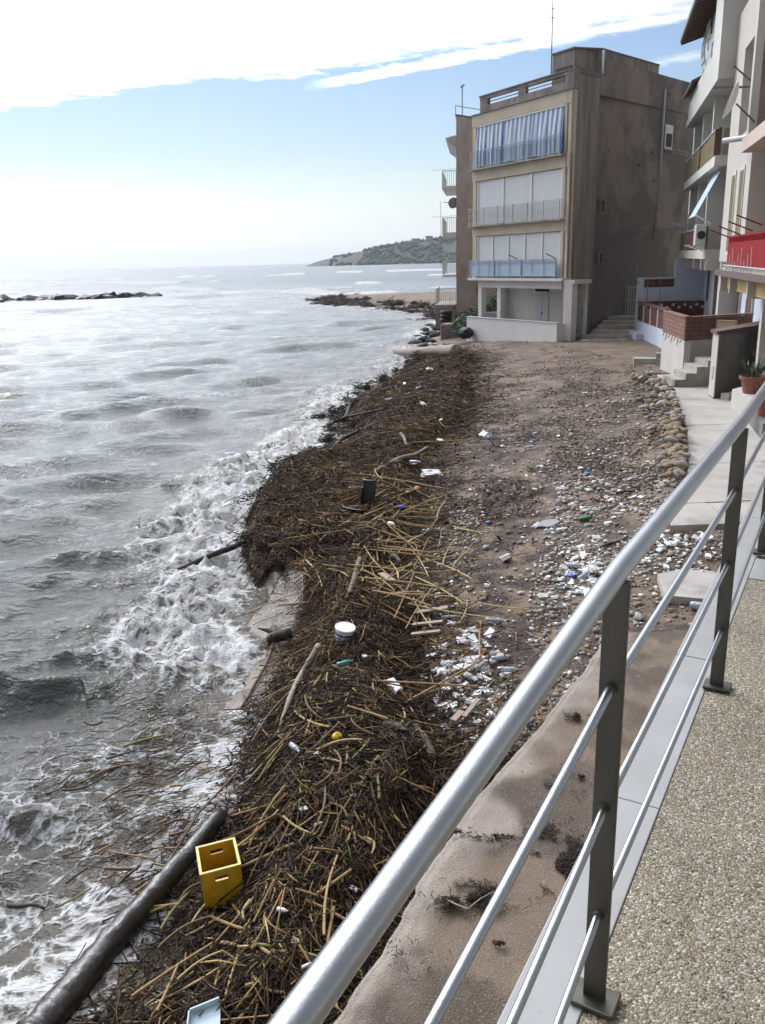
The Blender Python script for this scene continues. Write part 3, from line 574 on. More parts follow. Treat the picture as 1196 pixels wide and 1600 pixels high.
# roof slab, parapet with slots, roof room
b = MB(); b.prism([A(.3, -.12), A(7.7, -.12), inn(A(7.7, 0), 0, 11), inn(A(.3, 0), 0, 11.5)], 12.44, 12.56); b.build('roof', M_CONC, bA)
b = MB()
fbox(b, FA, .0, 7.7, -.3, -.12, 12.58, 12.98); fbox(b, FA, -.02, 7.7, -.32, -.1, 13.28, 13.44)
for s_ in ((.0, .75), (3.75, 4.35), (7.0, 7.7)): fbox(b, FA, s_[0], s_[1], -.3, -.12, 12.98, 13.28)
par = b.build('parapet', M_PARAPET, bA); b = MB(); fbox(b, FA, -.05, 7.74, -.36, -.06, 13.442, 13.5); fbox(b, FB, .1, 2.35, -.36, .05, 13.302, 13.5); b.build('coping', M_CAP, par)
b = MB(); b.bar(fpt(FA, .75, -.21, 13.13), fpt(FA, 3.75, -.21, 13.13), .025, n=6); b.bar(fpt(FA, 4.35, -.21, 13.13), fpt(FA, 7.0, -.21, 13.13), .025, n=6); b.build('rail', M_CAP, par)
K = (9.71, 44.6); Lq = (8.92, 45.9)
b = MB(); b.prism([K, Bq(2.4, -.31), Bq(8.0, -.31), tuple(np.array(Lq) + np.array([5, 5.2])), Lq], 12.56, 14.53); ph = b.build('roof_room', M_SIDEPALE, bA)
b = MB(); b.prism([tuple(np.array(K) + (-.05, -.05)), Bq(2.38, .03), Bq(8.08, .03), tuple(np.array(Lq) + np.array([5.05, 5.2])), tuple(np.array(Lq) + (-.06, 0))], 14.532, 14.6); b.build('roof_edge', M_CAP, ph)
b = MB(); fbox(b, FB, 2.352, 8.048, -.298, -.002, 14.152, 14.53); b.build('upper_wall', M_SIDEPALE, ph)
b = MB(); b.bar(fpt(FB, 2.38, .06, 14.5), fpt(FB, 2.38, .06, 13.5), .06); b.build('downpipe', M_FRAME, ph, smooth=True)
pm = (np.array(Lq) * .45 + np.array(K) * .55); dd = (np.array(K) - np.array(Lq)); dd /= np.linalg.norm(dd); nn = np.array([-dd[1], dd[0]]); nn = nn if nn @ np.array([-1, -.5]) > 0 else -nn
b = MB(); b.prism([tuple(pm - dd * .5 + nn * .02), tuple(pm + dd * .55 + nn * .02), tuple(pm + dd * .55 + nn * .05), tuple(pm - dd * .5 + nn * .05)], 13.5, 13.85); b.build('window', M_DARK, ph)
# beige frame of the balcony front
b = MB(); fbox(b, FA, .0, 8.15, -.25, .08, 12.0, 12.57); fbox(b, FA, .0, .5, -.25, .06, 9.8, 12.0); fbox(b, FA, 7.78, 8.12, -.25, .06, 9.8, 12.0)
fbox(b, FA, .02, 8.12, -.25, .07, 9.2, 9.8); fbox(b, FA, .02, .52, -.25, .05, 6.88, 9.2); fbox(b, FA, 7.78, 8.1, -.25, .05, 6.88, 9.2)
fbox(b, FA, .02, 8.12, -.25, .07, 6.3, 6.88); fbox(b, FA, .02, .52, -.25, .05, 4.05, 6.3); fbox(b, FA, 7.72, 8.1, -.25, .05, 4.05, 6.3)
b.build('balcony_front', M_BEIGE, bA); b = MB(); fbox(b, FA, -.06, 8.2, -.27, .16, 12.572, 12.6); b.build('ledge', M_CAP, bA)
b = MB(); fbox(b, FA, .55, 7.7, -.8, -.3, 3.9, 12.5); b.build('inner_wall', M_WHITE, bA)
# shutters with slats, mullions
def shutters(s0, s1, n, z0, z1, off):
    w = (s1 - s0) / n
    for k in range(n):
        b = MB(); zz_ = np.arange(z0, z1, .09)
        for z in zz_: fbox(b, FA, s0 + k * w + .05, s0 + (k + 1) * w - .05, off - .03, off + .012 * (1 if True else 0), z + .006, min(z + .09, z1))
        fbox(b, FA, s0 + k * w + .05, s0 + (k + 1) * w - .05, off - .06, off - .031, z0, z1)
        b.build('roller_shutter', M_SHUT, bA)
    for k in range(n + 1):
        b = MB(); c = s0 + k * w; fbox(b, FA, c - .045, c + .045, off - .06, off + .06, z0, z1); b.build('mullion', M_FRAME, bA)
shutters(.6, 7.7, 3, 6.9, 9.18, -.05); shutters(.58, 7.66, 5, 4.1, 6.28, -.05)
# awning curtains behind the top balustrade
def curtain(s0, s1, zt, zb, seed):
    rg = random.Random(seed); nS, nZ = 96, 14; V = []; C = []; sp = .36
    for j in range(nZ + 1):
        f = j / nZ; z = zt + (zb - zt) * f
        for i in range(nS + 1):
            s = s0 + (s1 - s0) * i / nS
            o = .02 + .20 * math.sin(f * 1.45) + f * .05 * math.sin(s * 7 + seed) + f * .03 * math.sin(s * 17 + 2 * seed)
            V.append(fpt(FA, s - f * .10, o, z + .05 * math.sin(s * 3) * f)); u = ((s - s0) / sp) % 1
            C.append((.15, .235, .40) if u < .5 else (.60, .62, .66))
    i = (np.arange(nZ)[:, None] * (nS + 1) + np.arange(nS)[None]).ravel(); Fc = np.c_[i, i + 1, i + nS + 2, i + nS + 1]
    return arr_mesh('awning', np.array(V) - parent_loc(bA), Fc, M_STRIPE, True, col=np.array(C))
M_STRIPE = stripe_mat()
for k, (s0, s1) in enumerate(((.56, 2.95), (2.98, 5.3), (5.33, 7.72))): link('awning_curtain', curtain(s0, s1, 11.98, 9.86, k), bA)
b = MB(); b.bar(fpt(FA, .5, .04, 11.96), fpt(FA, 7.75, .04, 11.96), .04, n=6); b.build('awning_roller', M_FRAME, bA)
def balustrade(root, fr, s0, s1, off, z0, z1, step, m, r=.011, posts=None, panel=None):
    p = MB(); fbox(p, fr, s0, s1, off - .02, off + .02, z1 - .03, z1); fbox(p, fr, s0, s1, off - .015, off + .015, z0 + .08, z0 + .105)
    fbox(p, fr, s0, s1, off - .015, off + .015, z1 - .16, z1 - .14)
    o = p.build('balustrade', m, root); s = s0 + .02
    while s < s1:
        q = MB(); q.bar(fpt(fr, s, off, z0), fpt(fr, s, off, z1 - .03), r, n=4, caps=False); q.build('baluster', m, o); s += step
    for s in (posts or []):
        q = MB(); fbox(q, fr, s - .02, s + .02, off - .025, off + .025, z0 - .12, z1 + .03); q.build('post', m, o)
    if panel:
        q = MB(); fbox(q, fr, s0 + .03, s1 - .03, off - .05, off - .035, z0 + .06, z1 - .05); q.build('panel', panel, o)
    return o
balustrade(bA, FA, .45, 7.95, .32, 9.82, 10.72, .15, M_RAILB, .014, [.5, 2.9, 5.4, 7.9])
balustrade(bA, FA, .25, 8.2, .30, 6.88, 7.76, .15, M_RAILW, .014, [.4, 1.6, 2.9, 4.1, 5.4, 6.7, 8.1])
balustrade(bA, FA, .5, 8.1, .30, 4.08, 5.0, .95, M_RAILB, .016, [.55, 3.3, 5.7, 8.05], M_BLUEP)
for (z, s0, s1) in ((9.74, .3, 8.1), (6.8, .2, 8.25)):
    b = MB(); fbox(b, FA, s0, s1, .071, .36, z, z + .07); b.build('balcony_slab', M_CONC, bA)
b = MB(); fbox(b, FA, -.02, 8.15, -.3, .36, 3.92, 4.05); b.build('balcony_slab', M_WHITE, bA)
for s_, e_ in ((3.6, 5.0), (.55, 1.2)):
    b = MB(); b.bar(fpt(FA, s_, .32, 5.02), fpt(FA, s_ + .45, .55, 5.25), .025, n=5); b.build('awning_arm', M_RUST, bA)
# ground floor: open white porch and low front wall
b = MB(); fbox(b, FA, -.1, 7.62, -.35, -.02, 3.52, 3.915); fbox(b, FA, -.1, .24, -.35, -.022, .6, 3.52); fbox(b, FA, 7.3, 7.62, -.35, -.022, .6, 3.52); fbox(b, FA, 5.48, 5.8, -.33, -.022, .6, 3.52)
b.build('porch_frame', M_WHITE, bA)
b = MB(); fbox(b, FA, .75, 7.62, -2.3, -2.15, .6, 3.9); fbox(b, FA, 7.52, 7.62, -2.15, -1.6, .6, 3.9); fbox(b, FA, 7.52, 7.62, -1.6, -.352, .6, 2.1)
b.prism([A(.75, -2.14), A(.2, -.36), A(7.5, -.36), A(7.5, -2.14)], 3.7, 3.86); b.build('porch_wall', M_WHITE, bA)
b = MB(); fbox(b, FA, 3.92, 5.05, -2.148, -2.1, 1.1, 3.15); dr = b.build('door', M_GREYDOOR, bA); b = MB(); fbox(b, FA, 4.46, 4.50, -2.098, -2.085, 1.1, 3.15); b.build('stile', M_PIPE, dr)
b = MB(); b.bar(fpt(FA, 4.42, -2.09, 2.1), fpt(FA, 4.42, -2.04, 2.1), .04, n=6); b.build('handle', M_DARK, dr)
b = MB(); fbox(b, FA, 3.9, 5.1, -2.148, -2.12, 3.26, 3.55); b.build('transom', M_DARK, bA); b = MB(); fbox(b, FA, 3.85, 5.12, -2.148, -1.98, 3.17, 3.24); b.build('door_hood', M_FRAME, bA)
b = MB(); fbox(b, FA, 1.0, 1.25, -2.148, -2.1, 1.9, 2.3); b.build('meter_box', M_PIPE, bA)
b = MB(); fbox(b, FA, -.25, 7.65, .55, .75, .3, 1.9); b.prism([A(-.25, .55), A(-.25, -.3), A(-.05, -.3), A(-.05, .55)], .3, 1.9); fw = b.build('front_wall', M_WHITE, bA)
b = MB(); fbox(b, FA, -.29, 7.69, .5, .79, 1.902, 1.94); b.build('coping', M_PIPE, fw)
b = MB(); b.prism([A(-.04, .54), A(.72, -2.1), A(7.5, -2.1), A(7.5, .54)], .3, 1.0); b.build('porch_floor', M_CONC, bA)
# little side portal with a lattice gate
b = MB(); fbox(b, FB, -.3, 1.3, .02, .62, 3.78, 3.96); fbox(b, FB, .95, 1.1, .02, .55, .8, 3.78); fbox(b, FB, -.28, .2, .02, .5, .8, 3.78); b.build('side_portal', M_WHITE, bA)
b = MB()
for k in range(9):
    z = 1.35 + k * .15; b.bar(fpt(FB, .22, .42, z), fpt(FB, .93, .42, z + .32), .018, n=4)
    b.bar(fpt(FB, .22, .43, z + .32), fpt(FB, .93, .43, z), .018, n=4)
fbox(b, FB, .2, .95, .40, .45, 1.25, 1.3); fbox(b, FB, .9, .95, .40, .45, 1.25, 2.95); b.build('lattice_gate', M_RAILW, bA)
# television aerial
an = thing('roof_aerial', 'tall thin television aerial mast on the roof room of the striped awning block', 'aerial', (8.82, 45.6, 14.6))
b = MB(); b.bar((8.82, 45.6, 13.6), (8.8, 45.6, 17.4), .03, .018, n=6)
for z in (16.1, 16.5, 16.9): b.bar((8.6, 45.6, z), (9.04, 45.6, z), .014, n=4); b.bar((8.82, 45.4, z - .06), (8.82, 45.8, z - .06), .014, n=4)
b.build('mast', M_CAP, an)

# ------------------------------------------------------------------ annex block behind, with sea side balconies
C2 = np.array([5.6, 61.2, 0]); D2 = np.array([math.sin(rad(7)), math.cos(rad(7)), 0]); F2 = frame(C2, D2, (-D2[1], D2[0], 0)); F2s = frame(C2, DB, OB)
bB = thing('apartment_building', 'narrow brown block behind, showing only its end wall and small white sea balconies', 'building', (C2[0], C2[1], 1.2))
b = MB(); b.prism([tuple(C2[:2]), tuple(C2[:2] + DB[:2] * 9), tuple(C2[:2] + DB[:2] * 9 + D2[:2] * 12), tuple(C2[:2] + D2[:2] * 12)], .6, 14.2)
b.build('wall', plaster('sandy_brown_render', (.47, .41, .36), [((.36, .30, .255), .5, .5, .66, .7), ((.33, .28, .24), 1, .6, .7, .5)]), bB)
b = MB(); b.prism([tuple(C2[:2] + np.array((-.06, -.06))), tuple(C2[:2] + DB[:2] * 9), tuple(C2[:2] + DB[:2] * 9 + D2[:2] * 12), tuple(C2[:2] + D2[:2] * 12)], 14.202, 14.32); b.build('roof', M_CAP, bB)
b = MB(); b.bar(fpt(F2s, .3, -.3, 14.9), fpt(F2s, 5, -.3, 14.9), .03, n=5); b.bar(fpt(F2s, .3, -.3, 14.3), fpt(F2s, .3, -.3, 14.9), .03, n=5); b.bar(fpt(F2s, 1.0, -.3, 14.3), fpt(F2s, 1.0, -.3, 16.2), .04, n=5); b.bar(fpt(F2s, .9, -.3, 16.1), fpt(F2s, 1.15, -.3, 16.25), .09, n=6); b.build('roof_rail', M_PIPE, bB)
b = MB(); b.prism([fp(F2, 1.2, 0), fp(F2, 1.2, .75), fp(F2, 9, .75), fp(F2, 9, 0)], [12.35, 12.9, 12.9, 12.35], [13.2, 13.05, 13.05, 13.2]); b.build('eave', M_PIPE, bB)
for z in (10.0, 6.95, 4.1):
    b = MB(); fbox(b, F2, 1.0, 8, .0, 1.02, z - .22, z - .04); sl = b.build('balcony_slab', M_WHITE, bB)
    b = MB(); fbox(b, F2, 1.0, 8, .98, 1.02, z + .9, z + .95); fbox(b, F2, 1.0, 1.04, .05, 1.0, z + .9, z + .95)
    for k in range(7): o_ = .05 + k * .15; b.bar(fpt(F2, 1.02, o_, z - .05), fpt(F2, 1.02, o_, z + .92), .022, n=4)
    for k in range(18): b.bar(fpt(F2, 1.1 + k * .4, 1.0, z - .05), fpt(F2, 1.1 + k * .4, 1.0, z + .92), .022, n=4)
    b.bar(fpt(F2, 1.0, -.0, z + 1.05), fpt(F2, 1.0, 1.7, z + 1.0), .015, n=4); b.build('balcony_rail', M_RAILW, sl)
b = MB(); fbox(b, F2s, 2.2, 3.3, .0, .03, 2.6, 4.6); b.build('blocked_window', M_CONC, bB)
b = MB(); b.bar(fpt(F2, 1.0, 1.1, 4.6), fpt(F2, 1.0, 1.1, 9.0), .02, n=4); b.bar(fpt(F2, 1.0, .9, 8.9), fpt(F2, 1.0, .5, 8.85), .03, n=4); b.bar(fpt(F2, 1.2, .25, 8.85), fpt(F2, 1.05, .33, 8.87), .38, .3, n=10); b.build('satellite_dish', M_CAP, bB)
b = MB(); fbox(b, F2, -.4, 5, .05, 1.45, .4, 1.95); fbox(b, F2s, -.3, 4, .0, .9, .4, 1.6); tb = b.build('terrace_base', M_PARAPET, bB)
b = MB(); fbox(b, F2, -.4, 5, .05, 1.5, 1.952, 2.06); b.build('terrace_slab', M_CONC, tb)
b = MB(); fbox(b, F2, -.38, 5, 1.4, 1.44, 3.1, 3.15); fbox(b, F2, -.38, -.34, .05, 1.4, 3.1, 3.15)
for k in range(9): b.bar(fpt(F2, -.36, .08 + k * .165, 2.05), fpt(F2, -.36, .08 + k * .165, 3.1), .02, n=4)
for k in range(16): b.bar(fpt(F2, -.2 + k * .33, 1.42, 2.05), fpt(F2, -.2 + k * .33, 1.42, 3.1), .02, n=4)
b.build('terrace_rail', M_RAILW, tb)
# ------------------------------------------------------------------ row of houses on the right
FR = frame((14.8, 42.5, 0), (-.2503, -.9682, 0), (-.9682, .2503, 0))
M_CREAM = plaster('cream_render', (.45, .42, .385), [((.42, .39, .33), .8, .55, .72, .6)], var=.08)
M_BLOCKW = plaster('off_white_render', (.50, .49, .465), [((.40, .38, .35), .7, .56, .7, .6)], var=.07)
M_BLUEW = plaster('flaking_blue_white_paint', (.50, .53, .62), [((.20, .20, .20), 1.1, .66, .69, .9), ((.45, .47, .55), .6, .5, .7, .5)], var=.06)
M_PINK = plaster('pale_pink_render', (.50, .40, .35), [((.42, .335, .29), .5, .5, .7, .5)], var=.05)
M_BROWN = plaster('brown_cement_wall', (.215, .165, .145), [((.13, .105, .095), .8, .5, .65, .7), ((.30, .26, .24), 1.2, .64, .7, .6)], stretch=(1, 1, .4))
M_OLIVE = mat('olive_balcony_glass', (.20, .17, .085), .35, var=.15, scale=1.5)
M_BRICKRED = mat('terracotta_brick', (.185, .092, .07), .85, var=.3, scale=7, bump=.3, bscale=50, coords='World')
M_LATT = mat('dark_terracotta_lattice', (.11, .04, .034), .85, var=.3, scale=9)
M_OCHRE = mat('ochre_beam_paint', (.36, .255, .095), .8, var=.15, scale=3)
M_WOOD = mat('brown_door_wood', (.09, .045, .03), .6, var=.25, scale=12, stretch=(6, 6, 1))
M_TILE = mat('roof_tile', (.11, .07, .06), .85, var=.3, scale=6)
M_CLOTH = mat('weathered_grey_canvas', (.42, .41, .38), .9, var=.15, scale=3)
M_BLUEAWN = mat('pale_blue_canvas', (.36, .46, .55), .8, var=.1, scale=2)
M_YELLOWM = mat('ochre_metal', (.30, .24, .12), .6, var=.2, scale=8)
R0l = (14.8, 42.5, 1.3)
rb = thing('apartment_row', 'off white apartment block with stacked balconies on the right edge of the beach', 'building', R0l)
def P(name, m, *boxes, parent=None, **k):
    b = MB()
    for q in boxes: fbox(b, FR, *q)
    return b.build(name, m, parent or rb, **k)
P('back_wall', M_BLOCKW, (-2.5, 16.6, -7, -1.3, 1.0, 13.6))
P('ground_wall', M_BLUEW, (-2.4, 16.7, -1.298, -1.2, 1.0, 4.74))
P('balcony_slab', M_CREAM, (-2.0, 10.0, -1.19, .0, 4.86, 5.2)); P('balcony_slab', M_BLOCKW, (-2.2, 10.5, -1.29, .0, 8.05, 8.4)); P('balcony_slab', M_BLOCKW, (-3.0, 10.4, -1.29, .02, 11.0, 11.32))
for s_ in (-1.9, 1.6, 5.2, 8.2, 9.85): P('beam', M_CREAM, (s_, s_ + .14, -1.19, -.02, 4.45, 4.858))
for z0, z1 in ((5.2, 8.05), (8.4, 11.0)):
    for s_ in (-2.3, 1.5, 5.4): P('column', M_BLOCKW, (s_, s_ + .35, -1.28, -.35, z0, z1))
    for s_ in (-1.5, 2.4, 6.4): P('balcony_door', M_CLOTH, (s_, s_ + 1.8, -1.285, -1.25, z0, z0 + 2.2))
def panels(z0, z1, s0, s1, cols):
    n = len(cols); w = (s1 - s0) / n
    for k, c in enumerate(cols): P('balcony_panel', c, (s0 + k * w + .02, s0 + (k + 1) * w - .02, -.06, -.02, z0, z1))
panels(8.42, 9.2, -2.0, 10.2, [M_OLIVE, M_OLIVE, M_OLIVE, M_OLIVE, M_OLIVE, M_OLIVE]); P('balcony_post', M_RUST, (4.8, 5.05, -.1, .02, 8.402, 9.3)); P('balcony_post', M_RUST, (10.0, 10.22, -.2, .02, 8.402, 9.35))
P('balcony_rail', M_RAILW, (-2.1, 10.3, -.08, .0, 9.302, 9.34)); P('balcony_side', M_OLIVE, (10.24, 10.3, -1.25, -.27, 8.402, 9.3))
panels(5.22, 6.0, -1.9, 9.9, [M_OLIVE, M_OLIVE, M_LATT, M_LATT, M_OLIVE, M_OLIVE]); P('balcony_rail', M_RAILW, (-2, 10, -.08, .0, 6.02, 6.06))
# top floor: white parapet, canvas curtain, projecting bay, eave
P('top_parapet', M_BLOCKW, (-2.6, 8.8, -.15, -.02, 11.322, 12.3)); P('top_bay', M_BLOCKW, (8.9, 11.2, -1.29, .18, 10.75, 15.6))
for k in range(5):
    s_ = 1.2 + k * 1.5; b = MB(); nz = 8
    pts = [(fp(FR, s_, -.05), 0)]
    for j in range(nz):
        z1 = 14.2 - j * .3; fbox(b, FR, s_ + .04 * math.sin(j * 2.1 + k), s_ + 1.3 + .05 * math.sin(j * 1.3 + k), -.18 + .06 * math.sin(j * .9 + k * 2), -.14 + .06 * math.sin(j * .9 + k * 2), z1 - .3, z1)
    b.build('canvas_curtain', M_CLOTH, rb)
P('top_window', M_DARK, (2, 8.5, -1.285, -1.26, 12.4, 14.0))
b = MB(); b.prism([fp(FR, -.2, .75), fp(FR, 12, .75), fp(FR, 12, -3), fp(FR, -.2, -3)], [14.25, 14.25, 15.3, 15.3], [14.45, 14.45, 15.5, 15.5])
ev = b.build('eave', M_CAP, rb)
for k in range(24):
    s_ = -.1 + k * .5; b = MB(); b.prism([fp(FR, s_, .7), fp(FR, s_ + .09, .7), fp(FR, s_ + .09, -.9), fp(FR, s_, -.9)], [14.14, 14.14, 14.59, 14.59], [14.25, 14.25, 14.7, 14.7]); b.build('rafter', M_WOOD, ev)
b = MB(); b.prism([fp(FR, -2.9, .25), fp(FR, 1.4, .25), fp(FR, 1.4, -1.6), fp(FR, -2.9, -1.6)], [12.3, 12.3, 13.1, 13.1], [12.42, 12.42, 13.22, 13.22]); b.build('lean_to_roof', M_TILE, rb)
# nearer wall with narrow windows, loggia above and brown end wall
P('bay_wall', M_CREAM, (11.2, 16.6, -1.28, -.35, 4.78, 8.6), (11.2, 13.3, -1.28, -.352, 8.6, 11.2), (16.2, 16.6, -1.28, -.352, 8.6, 15.5), (11.22, 16.2, -1.28, -.35, 11.2, 12.6), (13.3, 14.3, -1.28, -.352, 12.6, 15.5))
for s_ in (12.9, 14.7):
    w = P('narrow_window', M_BLOCKW, (s_, s_ + .95, -.35, -.32, 5.0, 7.6)); P('pane', M_OLIVE, (s_ + .12, s_ + .83, -.319, -.31, 5.12, 7.48), parent=w)
P('end_wall', M_BROWN, (16.602, 16.9, -7, -.36, 8.2, 13.2)); P('end_wall', M_SIDEPALE, (16.602, 16.9, -7, -.36, 13.202, 16), label='grey upper part of the brown end wall'); P('corner_trim', M_CREAM, (16.602, 16.95, -.358, -.15, 8.2, 16))
for s_, m_, w_ in ((.8, M_DARK, .9), (3.6, M_WOOD, 1.3), (5.6, M_DARK, .7), (8.0, M_WOOD, 1.2), (10.2, M_WOOD, 1.0), (12.8, M_WOOD, 1.2)):
    d_ = P('door', m_, (s_, s_ + w_, -1.198, -1.15, 2.3 if m_ == M_WOOD else 2.9, 4.55)); P('frame', M_BLOCKW, (s_ - .08, s_, -1.198, -1.13, 2.3, 4.62), (s_ + w_, s_ + w_ + .08, -1.198, -1.13, 2.3, 4.62), parent=d_)
P('drainpipe', M_CAP, (-2.62, -2.52, -.9, -.8, 1.5, 12)); P('pillar', M_BLOCKW, (10.2, 10.7, -1.19, -.5, 1.0, 4.78))
# things hung on the balconies
aw = thing('tilted_awning', 'pale blue awning tilted out from the middle balcony on the right', 'awning', fpt(FR, 8.3, -.1, 5.6))
b = MB(); b.prism([fp(FR, 7.6, -.3), fp(FR, 9.9, -.3), fp(FR, 9.9, .45), fp(FR, 7.6, .45)], [7.9, 7.9, 6.4, 6.4], [7.94, 7.94, 6.44, 6.44]); b.build('canvas', M_BLUEAWN, aw)
b = MB(); b.bar(fpt(FR, 9.95, -.1, 6.1), fpt(FR, 9.95, .45, 6.42), .03, n=5); b.bar(fpt(FR, 7.6, .45, 6.42), fpt(FR, 9.95, .45, 6.42), .035, n=6); b.build('arm', M_FRAME, aw)
ac = thing('air_conditioner', 'pale metal air conditioner box hung outside the middle balcony', 'air conditioner', fpt(FR, 9.6, .2, 5.5))
b = MB(); fbox(b, FR, 9.2, 9.95, .03, .4, 5.35, 6.1); b.build('case', M_PIPE, ac, bevel=.03); b = MB(); b.bar(fpt(FR, 9.951, .2, 5.72), fpt(FR, 9.97, .2, 5.72), .15, n=14); b.build('fan_grille', M_DARK, ac)
for i, (s_, z_, lab) in enumerate(((-1.2, 6.3, 'wire clothes airer sticking out of the lower far balcony'), (-1.0, 9.5, 'wire clothes airer sticking out of the upper far balcony'), (9.0, 5.15, 'wire clothes airer below the air conditioner box'))):
    t_ = thing('clothes_airer', lab, 'clothes airer', fpt(FR, s_, .0, z_), 'clothes airers on the balconies')
    b = MB()
    for k in range(5): b.bar(fpt(FR, s_, .08 + k * .14, z_ + .05 * k), fpt(FR, s_ + 1.5, .08 + k * .14, z_ + .05 * k), .014, n=4)
    b.bar(fpt(FR, s_, 0, z_), fpt(FR, s_, .7, z_ + .24), .016, n=4); b.bar(fpt(FR, s_ + 1.5, 0, z_), fpt(FR, s_ + 1.5, .7, z_ + .24), .016, n=4); b.build('wires', M_RAILW, t_)
# satellite dish, bracket and pipe on the near corner
t_ = thing('satellite_dish', 'white satellite dish seen edge on, beside the brown end wall', 'satellite dish', fpt(FR, 16.9, .1, 9.0))
b = MB(); b.lathe((0, 0, 0), [(.02, .0), (.25, .03), (.42, .09), (.50, .14), (.50, .16), (.42, .11), (.25, .05), (.02, .02)], 18)
o = b.build('dish', M_FRAME, t_, smooth=True, loc=(0, 0, 0)); o.location = tuple(fpt(FR, 17.1, .28, 9.15) - parent_loc(t_)); o.rotation_mode = 'QUATERNION'; o.rotation_quaternion = Vector((-.88, .36, .34)).to_track_quat('Z', 'Y')
b = MB(); b.bar(fpt(FR, 16.96, -.3, 8.6), fpt(FR, 17.05, .25, 9.1), .025, n=6); b.build('arm', M_CAP, t_)
t_ = thing('iron_bracket', 'black iron bracket with a raised arm on the cream corner', 'bracket', fpt(FR, 15.8, -.3, 9.9))
b = MB(); b.bar(fpt(FR, 15.8, -.34, 9.7), fpt(FR, 15.8, .75, 9.75), .04, n=4); b.bar(fpt(FR, 15.8, -.32, 9.8), fpt(FR, 15.8, .25, 10.3), .03, n=4); b.build('arm', M_CAP, t_)
t_ = thing('vent_pipe', 'pale grey pipe poking out above the pink wall', 'pipe', fpt(FR, 16.4, -.2, 8.3)); b = MB(); b.bar(fpt(FR, 16.95, -1.6, 8.34), fpt(FR, 15.6, .35, 8.30), .08, n=10); b.build('tube', M_PIPE, t_, smooth=True)

# ------------------------------------------------------------------ pink house with the red balcony
ph = thing('pink_house', 'pale pink house with a red balcony railing and ochre beams at the right edge', 'house', fpt(FR, 19, -1, 1.3))
def Q(name, m, *boxes, parent=None, **k):
    b = MB()
    for q in boxes: fbox(b, FR, *q)
    return b.build(name, m, parent or ph, **k)
Q('wall', M_PINK, (16.96, 26, -6, -1.2, 4.7, 7.8)); Q('roof_slab', M_PINK, (16.98, 21.8, -6, .0, 7.802, 8.17))
Q('ground_wall', M_CREAM, (16.72, 27, -6, -1.25, 1.0, 4.3)); bs = Q('balcony_slab', M_CONC, (15.6, 27, -1.19, .08, 4.46, 4.66)); Q('slab_edge', M_TILE, (14.9, 27, .082, .2, 4.40, 4.56), parent=bs)
for s_ in (15.2, 17.3, 20.6, 23.4): Q('beam', M_CREAM, (s_, s_ + .12, -1.2, .05, 3.92, 4.458)); Q('beam_panel', M_OCHRE, (s_ + .122, s_ + (1.97 if s_ < 17 else 2.7), -.22, -.14, 3.98, 4.457))
rp = Q('balcony_railing', M_RED, (16.1, 27, -.02, .02, 4.68, 5.36), (16.1, 27, -.03, .03, 5.5, 5.55), (16.1, 16.14, -1.15, -.03, 4.68, 5.36))
for k in range(44): Q('baluster', M_RED, (16.12 + k * .25, 16.2 + k * .25, -.018, .018, 5.362, 5.498), parent=rp)
for k in range(9):
    s_ = 17 + k * .55; b = MB(); b.bar(fpt(FR, s_, .12, 4.55), fpt(FR, s_ + .02, .14, 4.85 + .18 * (k % 3)), .012, n=4); b.build('rod', M_RAILW, bs)
b = MB(); b.bar(fpt(FR, 16.3, .14, 4.72), fpt(FR, 24, .14, 4.7), .02, n=4); b.build('wire', M_RAILW, bs)
for k, (s_, z_) in enumerate(((16.2, 5.5), (18.2, 5.55), (20.2, 5.6), (21.6, 5.7))):
    b = MB(); b.bar(fpt(FR, s_, -.02, z_), fpt(FR, s_ + .1, .6, z_ + .25), .022, n=4); b.build('awning_arm', M_RED, ph)
for s_, w_ in ((18.0, 1.2), (21.0, 1.0)): Q('door', M_WOOD, (s_, s_ + w_, -1.248, -1.2, 1.6, 3.8))
Q('pillar', M_CREAM, (20.8, 21.1, -.6, -.3, 1.2, 3.95))

# ------------------------------------------------------------------ boundary wall, steps, gate between the blocks
gw = thing('boundary_wall', 'flaking blue white wall with a strip of brick lattice, between the two blocks', 'wall', (14.5, 43.3, 1.2))
b = MB(); b.prism([(12.95, 43.2), (16.6, 43.2), (16.6, 43.45), (12.95, 43.45)], .8, 3.5); b.prism([(12.95, 43.2), (13.25, 43.2), (13.25, 43.45), (12.95, 43.45)], 3.5, 3.98); b.prism([(14.78, 43.2), (16.6, 43.2), (16.6, 43.45), (14.78, 43.45)], 3.5, 4.84)
b.prism([(13.25, 43.25), (14.78, 43.25), (14.78, 43.42), (13.25, 43.42)], 3.9, 3.98); b.build('wall', M_BLUEW, gw)
for i in range(6):
    for j in range(2):
        b = MB(); b.box(13.27 + i * .25, 13.5 + i * .25, 43.27, 43.4, 3.52 + j * .19, 3.69 + j * .19); b.build('lattice_brick', M_LATT, gw)
st_ = thing('stone_steps', 'worn stone steps climbing beside the dark side wall to a metal gate', 'steps', (11.2, 43.5, 1.2))
for k in range(6):
    f0 = k / 6; y0 = 41.4 + k * .85; b = MB(); x0 = 9.9 + k * .48; x1 = 12.3 + k * .32
    b.prism([(x0, y0 + .55), (x1, y0), (14.6, 46.9), (12.6, 48.1)], 1.0 + .16 * (k - 1) + .01, 1.12 + .16 * k); b.build('step', M_CONC, st_)
gp = thing('metal_gate', 'grey barred metal gate at the head of the stone steps', 'gate', (13.6, 47.9, 1.95))
b = MB(); b.prism([(12.25, 48.2), (12.95, 47.9), (13.05, 48.1), (12.35, 48.4)], 1.8, 3.5); b.build('pier', M_BLUEW, gp); b = MB()
